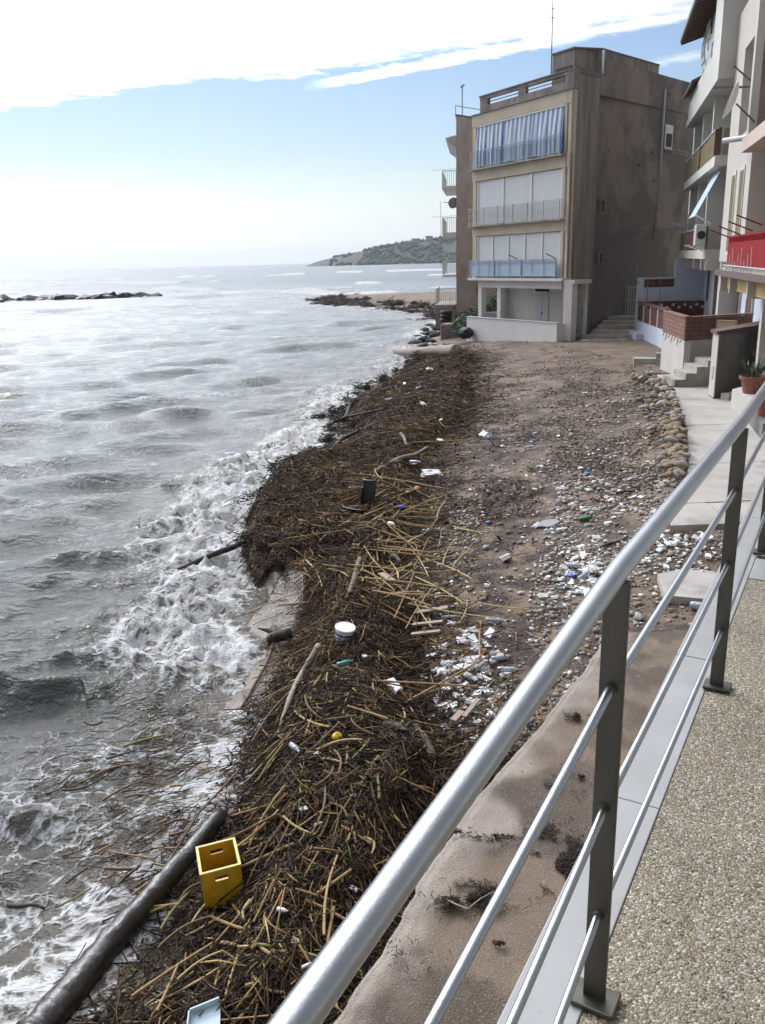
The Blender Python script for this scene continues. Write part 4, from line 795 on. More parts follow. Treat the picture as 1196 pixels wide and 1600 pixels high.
for k in range(13): b.bar((13.0 + k * .13, 47.95 - k * .06, 1.98), (13.0 + k * .13, 47.95 - k * .06, 3.4), .016, n=4)
for z in (2.0, 2.7, 3.4): b.bar((12.98, 47.96, z), (14.6, 47.22, z), .022, n=4)
b.bar((13.78, 47.6, 1.98), (13.78, 47.6, 3.42), .035, n=4); b.build('bars', M_RAILW, gp)
# terrace wall with lattice panels
FT = frame((12.95, 43.1, 0), (12.2 - 12.95, 36.4 - 43.1, 0), (-1, .11, 0))
lt = thing('terrace_wall', 'white terrace wall topped with dark red lattice panels between white posts', 'wall', (12.5, 39.5, 1.0))
b = MB(); fbox(b, FT, 0, 6.7, -.2, 0, .7, 1.95); fbox(b, FT, -.3, 2.0, .002, .35, .7, 1.45); b.build('base', M_BLUEW, lt)
for k in range(5):
    s_ = k * 1.62; b = MB(); fbox(b, FT, s_, s_ + .16, -.2, .01, 1.952, 2.78); b.build('post', M_BLOCKW, lt)
    if k < 4:
        b = MB(); fbox(b, FT, s_ + .17, s_ + 1.6, -.14, -.03, 1.96, 2.66); pn = b.build('lattice_panel', M_LATT, lt)
        for q in range(5):
            b = MB(); fbox(b, FT, s_ + .2 + q * .28, s_ + .44 + q * .28, -.028, -.005, 2.0, 2.6); b.build('lattice_brick', M_LATT, pn)
b = MB(); fbox(b, FT, 0, 6.7, -.24, .05, 2.782, 2.85); b.build('coping', M_LATT, lt)
b = MB(); fbox(b, FT, .2, .4, -3.2, -.3, 1.9, 2.85); b.build('checker_rail', M_LATT, lt)
for k in range(10):
    b = MB(); fbox(b, FT, .402, .42, -3.1 + k * .28, -2.97 + k * .28, 2.5 + .12 * (k % 2), 2.62 + .12 * (k % 2)); b.build('white_tile', M_BLOCKW, lt)
for s_ in (1.8, 4.6):
    b = MB(); b.bar(fpt(FT, s_, -.1, 2.85), fpt(FT, s_, -.1, 4.0), .02, n=5); b.build('pole', M_CAP, lt)
# cream terrace with a brick parapet
FC = frame((9.98, 30.1, 0), (9.56 - 9.98, 26.7 - 30.1, 0), (-1, .12, 0)); LC = 3.43
FCr = frame(np.r_[fp(FC, LC, 0), 0], (.94, .34, 0), (.34, -.94, 0))
ct = thing('terrace_wall', 'cream terrace wall with a terracotta brick parapet on top', 'wall', (9.8, 28.4, 1.0))
b = MB(); fbox(b, FC, 0, LC, -.2, 0, .8, 2.47); fbox(b, FCr, .2, 2.6, -.2, -.002, .8, 2.47); b.build('base', M_CREAM, ct)
b = MB(); fbox(b, FC, 0.02, LC - .2, -.19, -.05, 2.472, 3.12); fbox(b, FCr, .2, 2.6, -.19, -.05, 2.472, 3.12); cr_ = b.build('core', M_LATT, ct)
def bricks(fr, L, z0, rows, parent, w=.28, h=.135):
    for j in range(rows):
        s = -(w / 2) * (j % 2)
        while s < L - .03:
            a0, a1 = max(s, 0), min(s + w - .012, L); 
            if a1 - a0 > .04:
                b = MB(); fbox(b, fr, a0, a1, -.049, random.uniform(-.004, .006), z0 + j * h, z0 + (j + 1) * h - .012); b.build('brick', M_BRICKRED, parent)
            s += w
bricks(FC, LC, 2.475, 5, ct); bricks(FCr, 2.6, 2.475, 5, ct)
b = MB(); fbox(b, FC, -.02, LC, -.21, .03, 3.152, 3.2); fbox(b, FCr, .03, 2.6, -.21, .03, 3.152, 3.2); b.build('coping', M_BRICKRED, ct)
for k in range(7):
    b = MB(); q = fpt(FC, .3 + k * .45, .0, 2.46); b.bar(q, q + np.array([-.06, 0, -.1 - .12 * (k % 2)]), .02, .008, n=4); b.build('hook', M_RUST, ct)
t_ = thing('plank_pile', 'grey weathered timber piled at the foot of the cream wall', 'planks', (10.0, 31.5, 1.1)); b = MB(); b.prism([(9.6, 32.0), (11.2, 31.4), (11.3, 31.8), (9.7, 32.4)], .9, 1.35); b.prism([(10.2, 31.3), (11.3, 30.9), (11.4, 31.2), (10.3, 31.6)], .9, 1.6); b.build('planks', M_CONC, t_)
# small concrete stair, landing and ochre gate
cs = thing('concrete_stair', 'short concrete stair rising from the beach to the raised terraces', 'steps', (9.3, 26, 1.2))
for k in range(5):
    x0 = 8.55 + k * .32; b = MB(); b.prism([(x0, 25.35), (10.4, 25.35), (10.4, 26.45), (x0, 26.45)], 1.0 + (.0 if k == 0 else .18 * k + .101), 1.28 + .18 * k); b.build('step', M_CONC, cs)
b = MB(); b.prism([(9.9, 24.6), (11, 24.6), (11, 25.32), (9.9, 25.32)], 2.15, 2.3); b.prism([(10.1, 24.9), (11, 24.9), (11, 25.3), (10.1, 25.3)], 1.0, 2.148); b.build('landing', M_CONC, cs)
og = thing('small_gate', 'low ochre sheet metal gate on the concrete landing', 'gate', (10.0, 25.1, 2.3))
b = MB(); b.prism([(9.95, 25.2), (9.99, 25.2), (10.32, 24.75), (10.28, 24.75)], 2.6, 3.15); b.build('sheet', M_YELLOWM, og)
b = MB(); b.bar((9.95, 25.22, 2.3), (9.95, 25.22, 3.2), .025, n=5); b.bar((10.32, 24.73, 2.3), (10.32, 24.73, 3.2), .025, n=5); b.bar((9.95, 25.22, 3.18), (10.32, 24.73, 3.18), .02, n=5); b.bar((9.95, 25.22, 2.55), (10.32, 24.73, 2.55), .02, n=5); b.build('frame', M_YELLOWM, og)
# concrete box wall
bx = thing('concrete_wall', 'grey cement box wall with red tiled rim beside the lower walkway', 'wall', (9.5, 23.6, 1.3))
pl = [(9.16, 23.07), (11.1, 24.2), (10.9, 24.7), (9.24, 23.62)]
M_CEM = plaster('grey_cement_render', (.15, .147, .138), [((.07, .07, .07), .8, .48, .62, .85), ((.30, .27, .21), 1.2, .6, .7, .6)], stretch=(1, 1, .6))
b = MB(); b.prism(pl, 1.0, 2.98); b.build('wall', M_CEM, bx)
b = MB(); b.prism([(9.10, 23.0), (11.16, 24.18), (10.92, 24.78), (9.19, 23.70)], [2.982] * 4, [3.06, 3.16, 3.16, 3.06]); b.build('rim', M_TILE, bx)
b = MB(); b.prism([(9.155, 23.05), (9.175, 23.03), (9.25, 23.6), (9.23, 23.62)], 1.28, 2.97); b.build('lit_side_sheet', M_CREAM, bx)  # cream sheet over the box's left side, its sunlit tone put into colour
b = MB(); b.prism([(9.165, 23.25), (9.2, 23.25), (9.22, 23.45), (9.19, 23.45)], 1.75, 2.1); b.build('meter_door', M_PIPE, bx)
b = MB(); b.prism([(9.3, 22.9), (10.6, 23.7), (10.7, 23.5), (9.42, 22.66)], 1.2, 1.42); b.build('kerb', M_CONC, bx)
# planters on the ledge at the right
lg = thing('planter_ledge', 'low white and grey ledge carrying potted plants at the right edge', 'ledge', (9.3, 21, 1.3))
b = MB(); b.prism([(9.05, 21.6), (9.6, 22.1), (12, 22.6), (12, 20), (8.85, 19.6)], 1.2, 1.72); b.build('block', M_CREAM, lg); b = MB(); b.prism([(8.1, 17.6), (11, 18.2), (11, 19.5), (8.6, 19.4)], 1.2, 1.6); b.build('lower_block', M_CEM, lg)
M_POT = mat('terracotta_pot', (.25, .085, .065), .8, var=.2, scale=8); M_LEAF = mat('dark_succulent_leaf', (.035, .06, .03), .6, var=.3, scale=10); M_SOIL = mat('soil', (.03, .02, .015), .95)
def potted(loc, r, h, lab, nleaf, lh, seed):
    rg = random.Random(seed); t_ = thing('potted_plant', lab, 'plant', loc, 'potted plants on the ledge')
    b = MB(); b.lathe(loc, [(.02, 0), (r * .68, 0), (r * .92, h * .82), (r * 1.08, h * .83), (r * 1.08, h), (r * .96, h), (r * .9, h * .85), (.01, h * .85)], 18); pt = b.build('pot', M_POT, t_, smooth=False)
    b = MB(); b.lathe(loc, [(r * .9, h * .86), (.0, h * .9)], 14); b.build('soil', M_SOIL, pt)
    b = MB()
    for k in range(nleaf):
        a = rg.random() * 6.28; q = np.array(loc) + np.array([math.cos(a) * r * .5 * rg.random(), math.sin(a) * r * .5 * rg.random(), h * .85]); l = lh * rg.uniform(.5, 1); sp = rg.uniform(.1, .7)
        m1 = q + np.array([math.cos(a) * sp * .4, math.sin(a) * sp * .4, .6]) * l * .6; e1 = q + np.array([math.cos(a) * sp, math.sin(a) * sp, .9]) * l
        b.tube([q, m1, e1], [.02, .035, .006], 5)
        for j in range(3):
            a2 = a + rg.uniform(-1.2, 1.2); b.tube([m1, m1 + np.array([math.cos(a2), math.sin(a2), .5]) * l * .18, m1 + np.array([math.cos(a2), math.sin(a2), .9]) * l * .32], [.012, .028, .004], 4)
    b.build('leaves', M_LEAF, t_)
potted((9.25, 20.9, 1.72), .3, .42, 'dark leafy succulent in a terracotta pot on the higher ledge block', 14, .75, 1)
potted((8.55, 18.5, 1.6), .26, .36, 'smaller terracotta potted plant on the lower ledge block', 11, .5, 2)
for p_, lab in (((10.2, 22.3), 'leaning dark cactus arm plant in a pot by the cement box wall'),): potted((p_[0], p_[1], 1.72), .25, .3, lab, 8, 1.5, 4)
# hedge and rubble beside the porch on the sea side
M_HEDGE = mat('dark_green_shrub', attr='Col', rough=.7, var=.3, scale=4)
# ------------------------------------------------------------------ wrack line: reeds, litter, pebbles
rg = np.random.default_rng(21)
M_REED = mat('reed_stalks', attr='Col', rough=.75, var=.3, scale=9, coords='World', spec=.35)
M_LITTER = mat('seaweed_litter', attr='Col', rough=.85, var=.2, scale=20, coords='World', spec=.3)
M_PEB = mat('beach_pebble', attr='Col', rough=.75, var=.18, scale=25, coords='World', spec=.3)
PAL = np.array([(.018, .011, .008), (.064, .029, .013), (.125, .060, .025), (.24, .145, .058), (.38, .27, .115), (.13, .12, .03)])
def sticks_mesh(name, P, Q, r0, r1, col, m, nseg=4):
    n = len(P); d = Q - P; L = np.linalg.norm(d, axis=1)[:, None]; d = d / L; up = np.array([0, 0, 1.]); e = np.cross(d, up); e /= np.linalg.norm(e, axis=1)[:, None] + 1e-9; g = np.cross(e, d)
    mid = (P + Q) / 2 + (rg.normal(0, .035, (n, 3)) * L * np.array([1, 1, .4])); rings = []
    for c, r in ((P, r0), (mid, (r0 + r1) / 2), (Q, r1)):
        for k in range(nseg):
            a = 2 * math.pi * k / nseg; rings.append(c + (e * math.cos(a) + g * math.sin(a)) * r[:, None])
    V = np.stack(rings, 1); F1 = []
    for s in range(2):
        for k in range(nseg): F1.append((s * nseg + k, s * nseg + (k + 1) % nseg, (s + 1) * nseg + (k + 1) % nseg, (s + 1) * nseg + k))
    if nseg == 4: F1 += [(3, 2, 1, 0), (8, 9, 10, 11)]
    Fc = (np.array(F1)[None] + (np.arange(n) * 3 * nseg)[:, None, None]).reshape(-1, 4)
    return arr_mesh(name, V.reshape(-1, 3), Fc, m, False, col=np.repeat(col, 3 * nseg, 0))
def sample(n, x0, x1, y0, y1, dens):
    out = []; tot = 0
    while tot < n:
        # more candidates close by, where single pieces show
        y = np.exp(rg.uniform(math.log(y0), math.log(y1), 20000)); x = rg.uniform(x0, x1, 20000); w = dens(x, y)
        k = rg.random(20000) < w; out.append(np.c_[x[k], y[k]]); tot += k.sum()
    return np.concatenate(out)[:n]
def heap_w(x, y):
    hp = in_poly(x, y, HEAP); e = seg_dist(x, y, HEAP + HEAP[:1]); s = np.where(hp, .45 + .55 * sstep(e, 0, .5), np.exp(-e / .45) * .45) * (sdist(x, y) > -.15)
    ap = in_poly(x, y, [tuple(p) for p in AP_EDGE] + inner[::-1]); return np.where(ap, 0, s) * np.where(in_poly(x, y, WETGAP), .06, 1)
def reed_mass(n, y0, y1, lmin, lmax, rscale):
    xy = sample(n, -3.5, 6, y0, y1, heap_w); n = len(xy); x, y = xy.T
    L = rg.uniform(lmin, lmax, n) * (1 + .6 * (rg.random(n) < .12)); base = fbm(x * .6, y * .6, 2) * 6.28 * 1.5; th = base + rg.normal(0, 1.5, n)
    dx = np.cos(th) * L / 2; dy = np.sin(th) * L / 2; lift = np.abs(rg.normal(0, .045, n)) + .005
    P = np.c_[x - dx, y - dy, np.maximum(height(x - dx, y - dy), .04) + lift + rg.normal(0, .02, n)]; Q = np.c_[x + dx, y + dy, np.maximum(height(x + dx, y + dy), .04) + lift + np.abs(rg.normal(0, .03, n))]
    pale = np.clip((fbm(x * .8 + 40, y * .8, 3) - .42) * 2.6, 0, 1) * sstep(y, 8.5, 10) * (1 - sstep(y, 17, 24) * .7) + .25 * (y < 9) * fbm(x * 1.5, y * 1.5, 2); rightness = sstep(x, -2.2, -.5); pale = pale * (.25 + .75 * rightness)
    u = rg.random(n); t = lift / .1
    w = np.stack([np.full(n, .36), np.full(n, .28), np.full(n, .20), .065 + .25 * pale + .05 * t, .015 + .22 * pale, np.full(n, .035) * (y < 9)], 1); w /= w.sum(1)[:, None]; idx = (u[:, None] > np.cumsum(w, 1)).sum(1).clip(0, 5)
    r = rg.uniform(.0035, .0085, n) * rscale
    return sticks_mesh('reeds', P, Q, r, r * .8, PAL[idx] * rg.uniform(.6, 1.25, n)[:, None] * np.where((idx < 3) & (y < 9.5), .6, 1)[:, None], M_REED)
struct(link('reed_wrack', reed_mass(17000, 3.2, 10, .07, .38, .95)), 'stuff')
struct(link('reed_wrack', reed_mass(20000, 10, 22, .10, .42, 1.0)), 'stuff')
struct(link('reed_wrack', reed_mass(14000, 22, 50, .15, .5, 1.35)), 'stuff')
def afloat(n):
    P, Q = [], []
    for k in range(n):
        cx, cy = random.choice([(250, 1180), (300, 1270), (200, 1330), (120, 1230), (280, 1150)]); c = atz(random.gauss(cx, 48), random.gauss(cy, 38), .22); th = random.gauss(.5, .6); L = random.uniform(.03, .16); d = np.array([math.cos(th), math.sin(th), 0]) * L; z = np.array([0, 0, random.uniform(-.02, .02)]); P.append(c - d + z); Q.append(c + d - z)
    P, Q = np.array(P), np.array(Q); k = sdist(P[:, 0], P[:, 1]) < .5; P, Q = P[k], Q[k]; n = len(P); r = rg.uniform(.003, .007, n); return sticks_mesh('afloat', P, Q, r, r * .7, PAL[rg.choice(6, n, p=[.4, .3, .15, .06, .03, .06])], M_REED)
struct(link('floating_wrack', afloat(520)), 'stuff')
# shredded sea grass, brown flakes
APOLY = [tuple(p) for p in AP_EDGE] + inner[::-1]; WALKP = WL + [(20, 28.2), (20, 11.9)]
def free(x, y): return ~(in_poly(x, y, APOLY) | in_poly(x, y, WALKP) | in_poly(x, y, [A(-.3, .8), A(7.8, .8), (8, 60), (20, 60), (20, 44), (12.9, 43), (12, 36), (9.9, 30)])) & (sdist(x, y) > .7)
def lit_w(x, y): return np.where(free(x, y), np.clip((fbm(x * .9 + 5, y * .9, 4) - .38) * 4, .05, 1) * (1 - .6 * sstep(y, 24, 40)), 0)
def flakes(n, y0, y1, s0, s1):
    xy = sample(n, -2.5, 12, y0, y1, lit_w); n = len(xy); x, y = xy.T; L = rg.uniform(s0, s1, n); th = rg.random(n) * 6.28; tl = rg.normal(0, .5, n)
    d = np.c_[np.cos(th), np.sin(th), tl * .6] * L[:, None]; e = np.c_[-np.sin(th), np.cos(th), rg.normal(0, .4, n)] * (L * rg.uniform(.12, .4, n))[:, None]; c = np.c_[x, y, height(x, y) + .008 + np.abs(rg.normal(0, .012, n))]
    V = np.stack([c - d, c + e, c + d, c - e], 1).reshape(-1, 3); pal = np.array([(.03, .02, .017), (.06, .038, .03), (.105, .07, .052), (.17, .125, .09), (.30, .24, .17)]); col = pal[rg.choice(5, n, p=[.34, .34, .2, .09, .03])] * rg.uniform(.7, 1.3, n)[:, None]
    return arr_mesh('litter', V, np.arange(4 * n).reshape(-1, 4), M_LITTER, False, col=np.repeat(col, 4, 0))
struct(link('seagrass_litter', flakes(30000, 4, 14, .008, .03)), 'stuff'); struct(link('seagrass_litter', flakes(48000, 14, 46, .015, .06)), 'stuff')
def heap_flakes(n, y0, y1, s0, s1):
    xy = sample(n, -3.5, 6, y0, y1, heap_w); n = len(xy); x, y = xy.T; k = fbm(x * 1.4 + 9, y * 1.4, 3) > .44; x, y = x[k], y[k]; n = len(x); L = rg.uniform(s0, s1, n); th = rg.random(n) * 6.28
    d = np.c_[np.cos(th), np.sin(th), rg.normal(0, .5, n)] * L[:, None]; e = np.c_[-np.sin(th), np.cos(th), rg.normal(0, .6, n)] * (L * rg.uniform(.15, .5, n))[:, None]; c = np.c_[x, y, np.maximum(height(x, y), .03) + .02 + np.abs(rg.normal(0, .04, n))]
    V = np.stack([c - d, c + e, c + d, c - e], 1).reshape(-1, 3); pal = np.array([(.012, .009, .008), (.026, .016, .011), (.055, .030, .018), (.10, .055, .03)]); col = pal[rg.choice(4, n, p=[.38, .34, .2, .08])]
    return arr_mesh('litter', V, np.arange(4 * n).reshape(-1, 4), M_LITTER, False, col=np.repeat(col, 4, 0))
struct(link('matted_wrack', heap_flakes(34000, 3.2, 12, .008, .04)), 'stuff'); struct(link('matted_wrack', heap_flakes(40000, 12, 48, .015, .07)), 'stuff')
# pebbles
def zone(*pts, z=.85): return px_poly(pts, z)
PEBZ = [zone((880, 760), (1050, 740), (1060, 800), (1150, 830), (1120, 900), (1000, 1000), (880, 1060), (820, 960), (840, 860)), zone((640, 740), (760, 780), (720, 980), (660, 960), (600, 860)), zone((690, 960), (800, 990), (830, 1060), (720, 1220), (660, 1180)),
        zone((520, 1270), (640, 1240), (640, 1330), (560, 1440), (500, 1400)), zone((860, 640), (1010, 600), (1050, 700), (1000, 780), (860, 760)), zone((940, 1000), (1090, 920), (1000, 1060), (940, 1130)), zone((760, 1180), (880, 1060), (940, 1000), (900, 980), (740, 1160)) ]
def peb_w(x, y):
    w = np.zeros(len(x)); f = free(x, y) | in_poly(x, y, PEBZ[5])
    for i, z in enumerate(PEBZ): w = np.maximum(w, np.where(in_poly(x, y, z), (1, .8, .9, .8, .25, 1, .8)[i], 0))
    return np.where(f, np.maximum(w, .035) * np.clip((fbm(x * 1.3, y * 1.3, 3) - .33) * 4, .15, 1), 0)
PEBPAL = np.array([(.42, .41, .39), (.30, .28, .25), (.22, .175, .13), (.16, .15, .15), (.55, .54, .52), (.25, .15, .09)])
def pebbles(n, y0, y1, s0, s1):
    xy = sample(n, -2, 12, y0, y1, peb_w); n = len(xy); x, y = xy.T; ico = blob(5, 1, .0, (1, 1, 1)); iv = np.array([v.co[:] for v in ico.vertices]); itf = np.array([p.vertices[:] for p in ico.polygons]); m = len(iv)
    s = s0 * (s1 / s0) ** (rg.random(n) ** 1.6); sc = np.c_[s * rg.uniform(.8, 1.5, n), s * rg.uniform(.7, 1.1, n), s * rg.uniform(.35, .7, n)]; th = rg.random(n) * 6.28
    v = iv[None] * sc[:, None] * rg.uniform(.82, 1.15, (n, m, 1)); X = v[..., 0] * np.cos(th)[:, None] - v[..., 1] * np.sin(th)[:, None]; Y = v[..., 0] * np.sin(th)[:, None] + v[..., 1] * np.cos(th)[:, None]
    V = np.stack([X + x[:, None], Y + y[:, None], v[..., 2] + (height(x, y) + sc[:, 2] * .5)[:, None]], -1).reshape(-1, 3); Fc = (itf[None] + (np.arange(n) * m)[:, None, None]).reshape(-1, 3)
    col = PEBPAL[rg.choice(6, n, p=[.18, .22, .26, .12, .08, .14])] * rg.uniform(.75, 1.2, n)[:, None]
    return arr_mesh('pebbles', V, Fc, M_PEB, True, col=np.repeat(col, m, 0))
struct(link('beach_pebbles', pebbles(5500, 4, 13, .009, .05)), 'stuff'); struct(link('beach_pebbles', pebbles(4500, 13, 32, .015, .06)), 'stuff')
# dark seaweed and drift clumps far along the shore and on the apron
def clump(cx, cy, cz, rx, ry, n, l0, l1, seed, cols, hgt=.06):
    g_ = np.random.default_rng(seed); a = g_.random(n * 4) * 6.28; r = np.abs(g_.normal(0, .55, n * 4)); x = cx + np.cos(a) * r * rx; y = cy + np.sin(a) * r * ry; kq = np.argsort(-(fbm(x * 1.6 / max(rx, .05) + seed, y * 1.6 / max(ry, .05), 3) + g_.random(n * 4) * .18))[:n]; x, y, r, a = x[kq], y[kq], r[kq].clip(0, 1), a[kq]; L = g_.uniform(l0, l1, n); th = g_.random(n) * 6.28
    z = cz + np.abs(g_.normal(0, hgt, n)) * (1 - r) + .006; d = np.c_[np.cos(th), np.sin(th), g_.normal(0, .25, n)] * L[:, None]; c = np.c_[x, y, z + np.abs(d[:, 2])]
    return c - d, c + d, np.array(cols)[g_.integers(0, len(cols), n)]
PP, QQ, CC, RR = [], [], [], []
for (px_, py_, rx, ry, n, l0, l1) in ((740, 1405, .26, .12, 900, .008, .035), (872, 1345, .20, .36, 2600, .004, .016), (775, 1310, .2, .05, 90, .006, .03), (705, 1300, .16, .04, 70, .006, .03), (780, 1478, .05, .03, 90, .004, .018), (700, 1420, .07, .1, 40, .01, .03), (905, 1215, .06, .05, 60, .006, .02), (640, 1500, .25, .25, 50, .006, .02), (900, 1120, .12, .12, 160, .006, .03), (850, 1230, .3, .3, 70, .006, .02)):
    c = atz(px_, py_, 1.0); p, q, cc = clump(c[0], c[1], 1.003, rx, ry, n, l0, l1, int(px_), [(.02, .016, .015), (.035, .025, .02), (.05, .035, .028)], .014); PP.append(p); QQ.append(q); CC.append(cc); RR.append(np.full(n, .0032))
struct(link('apron_seaweed', sticks_mesh('seaweed', np.concatenate(PP), np.concatenate(QQ), np.concatenate(RR), np.concatenate(RR) * .6, np.concatenate(CC), M_REED)), 'stuff')
PP, QQ, CC, RR = [], [], [], []
for k in range(150):
    i = rg.integers(20, 25); t = rg.random(); a0, a1 = np.array(SHORE[i], float), np.array(SHORE[i + 1], float); c = a0 + (a1 - a0) * t; nrm = np.array([(a1 - a0)[1], -(a1 - a0)[0]]); nrm /= np.linalg.norm(nrm); nrm = nrm if nrm[0] > 0 or i > 23 else -nrm; c = c + nrm * rg.uniform(-.5, 4)
    p, q, cc = clump(c[0], c[1], max(hz1(*c), 0.05), rg.uniform(.5, 1.6), rg.uniform(.4, 1.2), 60, .12, .5, 100 + k, [(.02, .016, .015), (.035, .025, .02), (.06, .042, .03), (.10, .07, .05)], .09); PP.append(p); QQ.append(q); CC.append(cc); RR.append(np.full(60, .035))
for k in range(46):                                    # matted black edge of the wrack cliff
    y = rg.uniform(12.6, 21.5); x = float(np.interp(y, [p[1] for p in SHORE[8:14]], [p[0] for p in SHORE[8:14]])) + rg.uniform(.12, .8)
    p, q, cc = clump(x, y, max(hz1(x, y), .05) - .03, rg.uniform(.2, .5), rg.uniform(.2, .6), 120, .02, .075, 700 + k, [(.010, .008, .008), (.02, .014, .011), (.04, .024, .016)], .10); PP.append(p); QQ.append(q); CC.append(cc); RR.append(np.full(120, .010))
for k in range(60):                                    # black tangled wrack at the water's edge, y 20..50
    y = rg.uniform(20, 52); x = float(np.interp(y, [p[1] for p in SHORE[12:20]], [p[0] for p in SHORE[12:20]])) + rg.uniform(-.3, 1.2)
    p, q, cc = clump(x, y, max(hz1(x, y), .05), rg.uniform(.3, .8), rg.uniform(.3, .9), 70, .06, .2, 400 + k, [(.014, .012, .012), (.025, .019, .016), (.045, .03, .022)], .13); PP.append(p); QQ.append(q); CC.append(cc); RR.append(np.full(70, .014))
struct(link('dark_wrack', sticks_mesh('wrack', np.concatenate(PP), np.concatenate(QQ), np.concatenate(RR), np.concatenate(RR) * .6, np.concatenate(CC), M_REED)), 'stuff')

# ------------------------------------------------------------------ single canes, branches and logs
M_CANES = [mat('dry_cane_' + n, c, .7, var=.3, scale=7, stretch=(1, 1, 1)) for n, c in (('straw', (.40, .29, .13)), ('tan', (.27, .165, .068)), ('brown', (.125, .066, .028)), ('dark', (.04, .026, .016)), ('olive', (.16, .15, .045)))]
def cane_mesh(seed, m):
    r = random.Random(seed); b = MB(); n = 8; pts = []; rad_ = []
    bend = r.uniform(-.04, .04)
    for k in range(n + 1):
        f = k / n; c = np.array([f, bend * math.sin(f * 3.1), .5 * bend * math.sin(f * 2)]); pts += [c, c + np.array([.012, 0, 0])]; t_ = 1 - .25 * f; rad_ += [.0088 * t_ * 1.18, .0088 * t_]
    b.tube(pts[:-1], rad_[:-1], 6); me = b.mesh('cane'); me.materials.append(m); return me
CANE = [[cane_mesh(10 * i + j, m) for j in range(3)] for i, m in enumerate(M_CANES)]
def orient(o, p, q, sr=1.0):
    d = Vector(q) - Vector(p); o.location = Vector(p); o.rotation_mode = 'QUATERNION'; o.rotation_quaternion = d.to_track_quat('X', 'Z'); L = d.length; o.scale = (L, sr, sr)
ncane = 0
def cane(px_, py_, L, th, kind, lift=.07, sr=1.0, water=False, lab=None, grp='loose canes strewn over the wrack'):
    global ncane
    c = atz(px_, py_, .23) if water else ground_px(px_, py_, lift); dx, dy = math.cos(th) * L / 2, math.sin(th) * L / 2
    f = (lambda x, y: .23) if water else (lambda x, y: hz1(x, y) + lift)
    o = link('reed_cane', CANE[kind][ncane % 3]); orient(o, (c[0] - dx, c[1] - dy, f(c[0] - dx, c[1] - dy)), (c[0] + dx, c[1] + dy, f(c[0] + dx, c[1] + dy) + random.uniform(0, .05)), sr)
    zn = ('beside the black tub', 'among the pale canes above the white bucket', 'just below the white bucket', 'around the yellow float', 'right of the yellow crate', 'at the bottom of the view below the crate')[int(np.searchsorted([830, 990, 1110, 1270, 1440], py_))]
    tag(o, lab or '%s %s reed cane lying loose %s' % ('short' if L < .45 else 'long' if L > .9 else 'middling', ('straw coloured', 'tan', 'brown', 'blackened', 'olive green')[kind], zn), 'reed', grp); ncane += 1
for k in range(105):     # pale canes fanned over the middle of the wrack
    cane(random.gauss(610, 55), random.uniform(735, 960), random.uniform(.45, 1.5), random.choice([random.gauss(1.2, .35), random.gauss(-.5, .5), random.uniform(0, 6.28)]), random.choice([0, 0, 0, 1, 1]), random.uniform(.06, .14), random.uniform(.9, 1.5))
for k in range(140):    # nearer tangle
    f = random.random(); py_ = 1030 + 520 * f; xm = np.interp(py_, [1030, 1200, 1350, 1500], [540, 540, 490, 380]); cane(xm + random.uniform(-130, 110), py_, random.uniform(.18, .75), random.uniform(0, 6.28), random.choice([0, 0, 1, 1, 1, 2, 2, 4]), random.uniform(.05, .13), random.uniform(.9, 1.5))
for px_, py_, L, th, kd in ((530, 905, 1.9, -.25, 1), (640, 1095, 1.5, -.12, 1), (620, 1150, .8, 1.0, 4), (465, 1190, 1.3, .95, 2), (430, 1120, .9, 1.1, 2), (655, 690, 2.6, -.05, 0), (590, 800, 2.2, -.08, 1), (690, 800, .9, 1.3, 0), (735, 830, .8, -.9, 0), (735, 1040, .6, .9, 1), (605, 800, 1.4, 1.05, 0), (700, 1065, 1.2, .6, 1)): cane(px_, py_, L, th, kd, .11, 1.4)
for k in range(40):     # afloat in the wash
    cane(random.gauss(230, 75), random.uniform(1120, 1440), random.uniform(.12, .5), random.uniform(-.6, 1.2), random.choice([1, 2, 3, 3, 4]), 0, random.uniform(.9, 1.5), True, 'broken reed piece floating in the foamy wash beside the log', 'reed pieces afloat in the wash')
M_DRIFT = mat('bleached_driftwood', (.22, .185, .15), .8, var=.3, scale=9, bump=.4, bscale=30); M_WETLOG = mat('wet_dark_log', (.017, .013, .011), .33, var=.45, scale=6, bump=.6, bscale=14, stain=[((.045, .032, .024), 4, .54, .7, .6)]); M_BARK = mat('dark_bark', (.03, .022, .017), .75, var=.4, scale=10, bump=.5, bscale=30)
M_BROWNW = mat('brown_branch', (.13, .085, .055), .75, var=.3, scale=10, bump=.4, bscale=30)
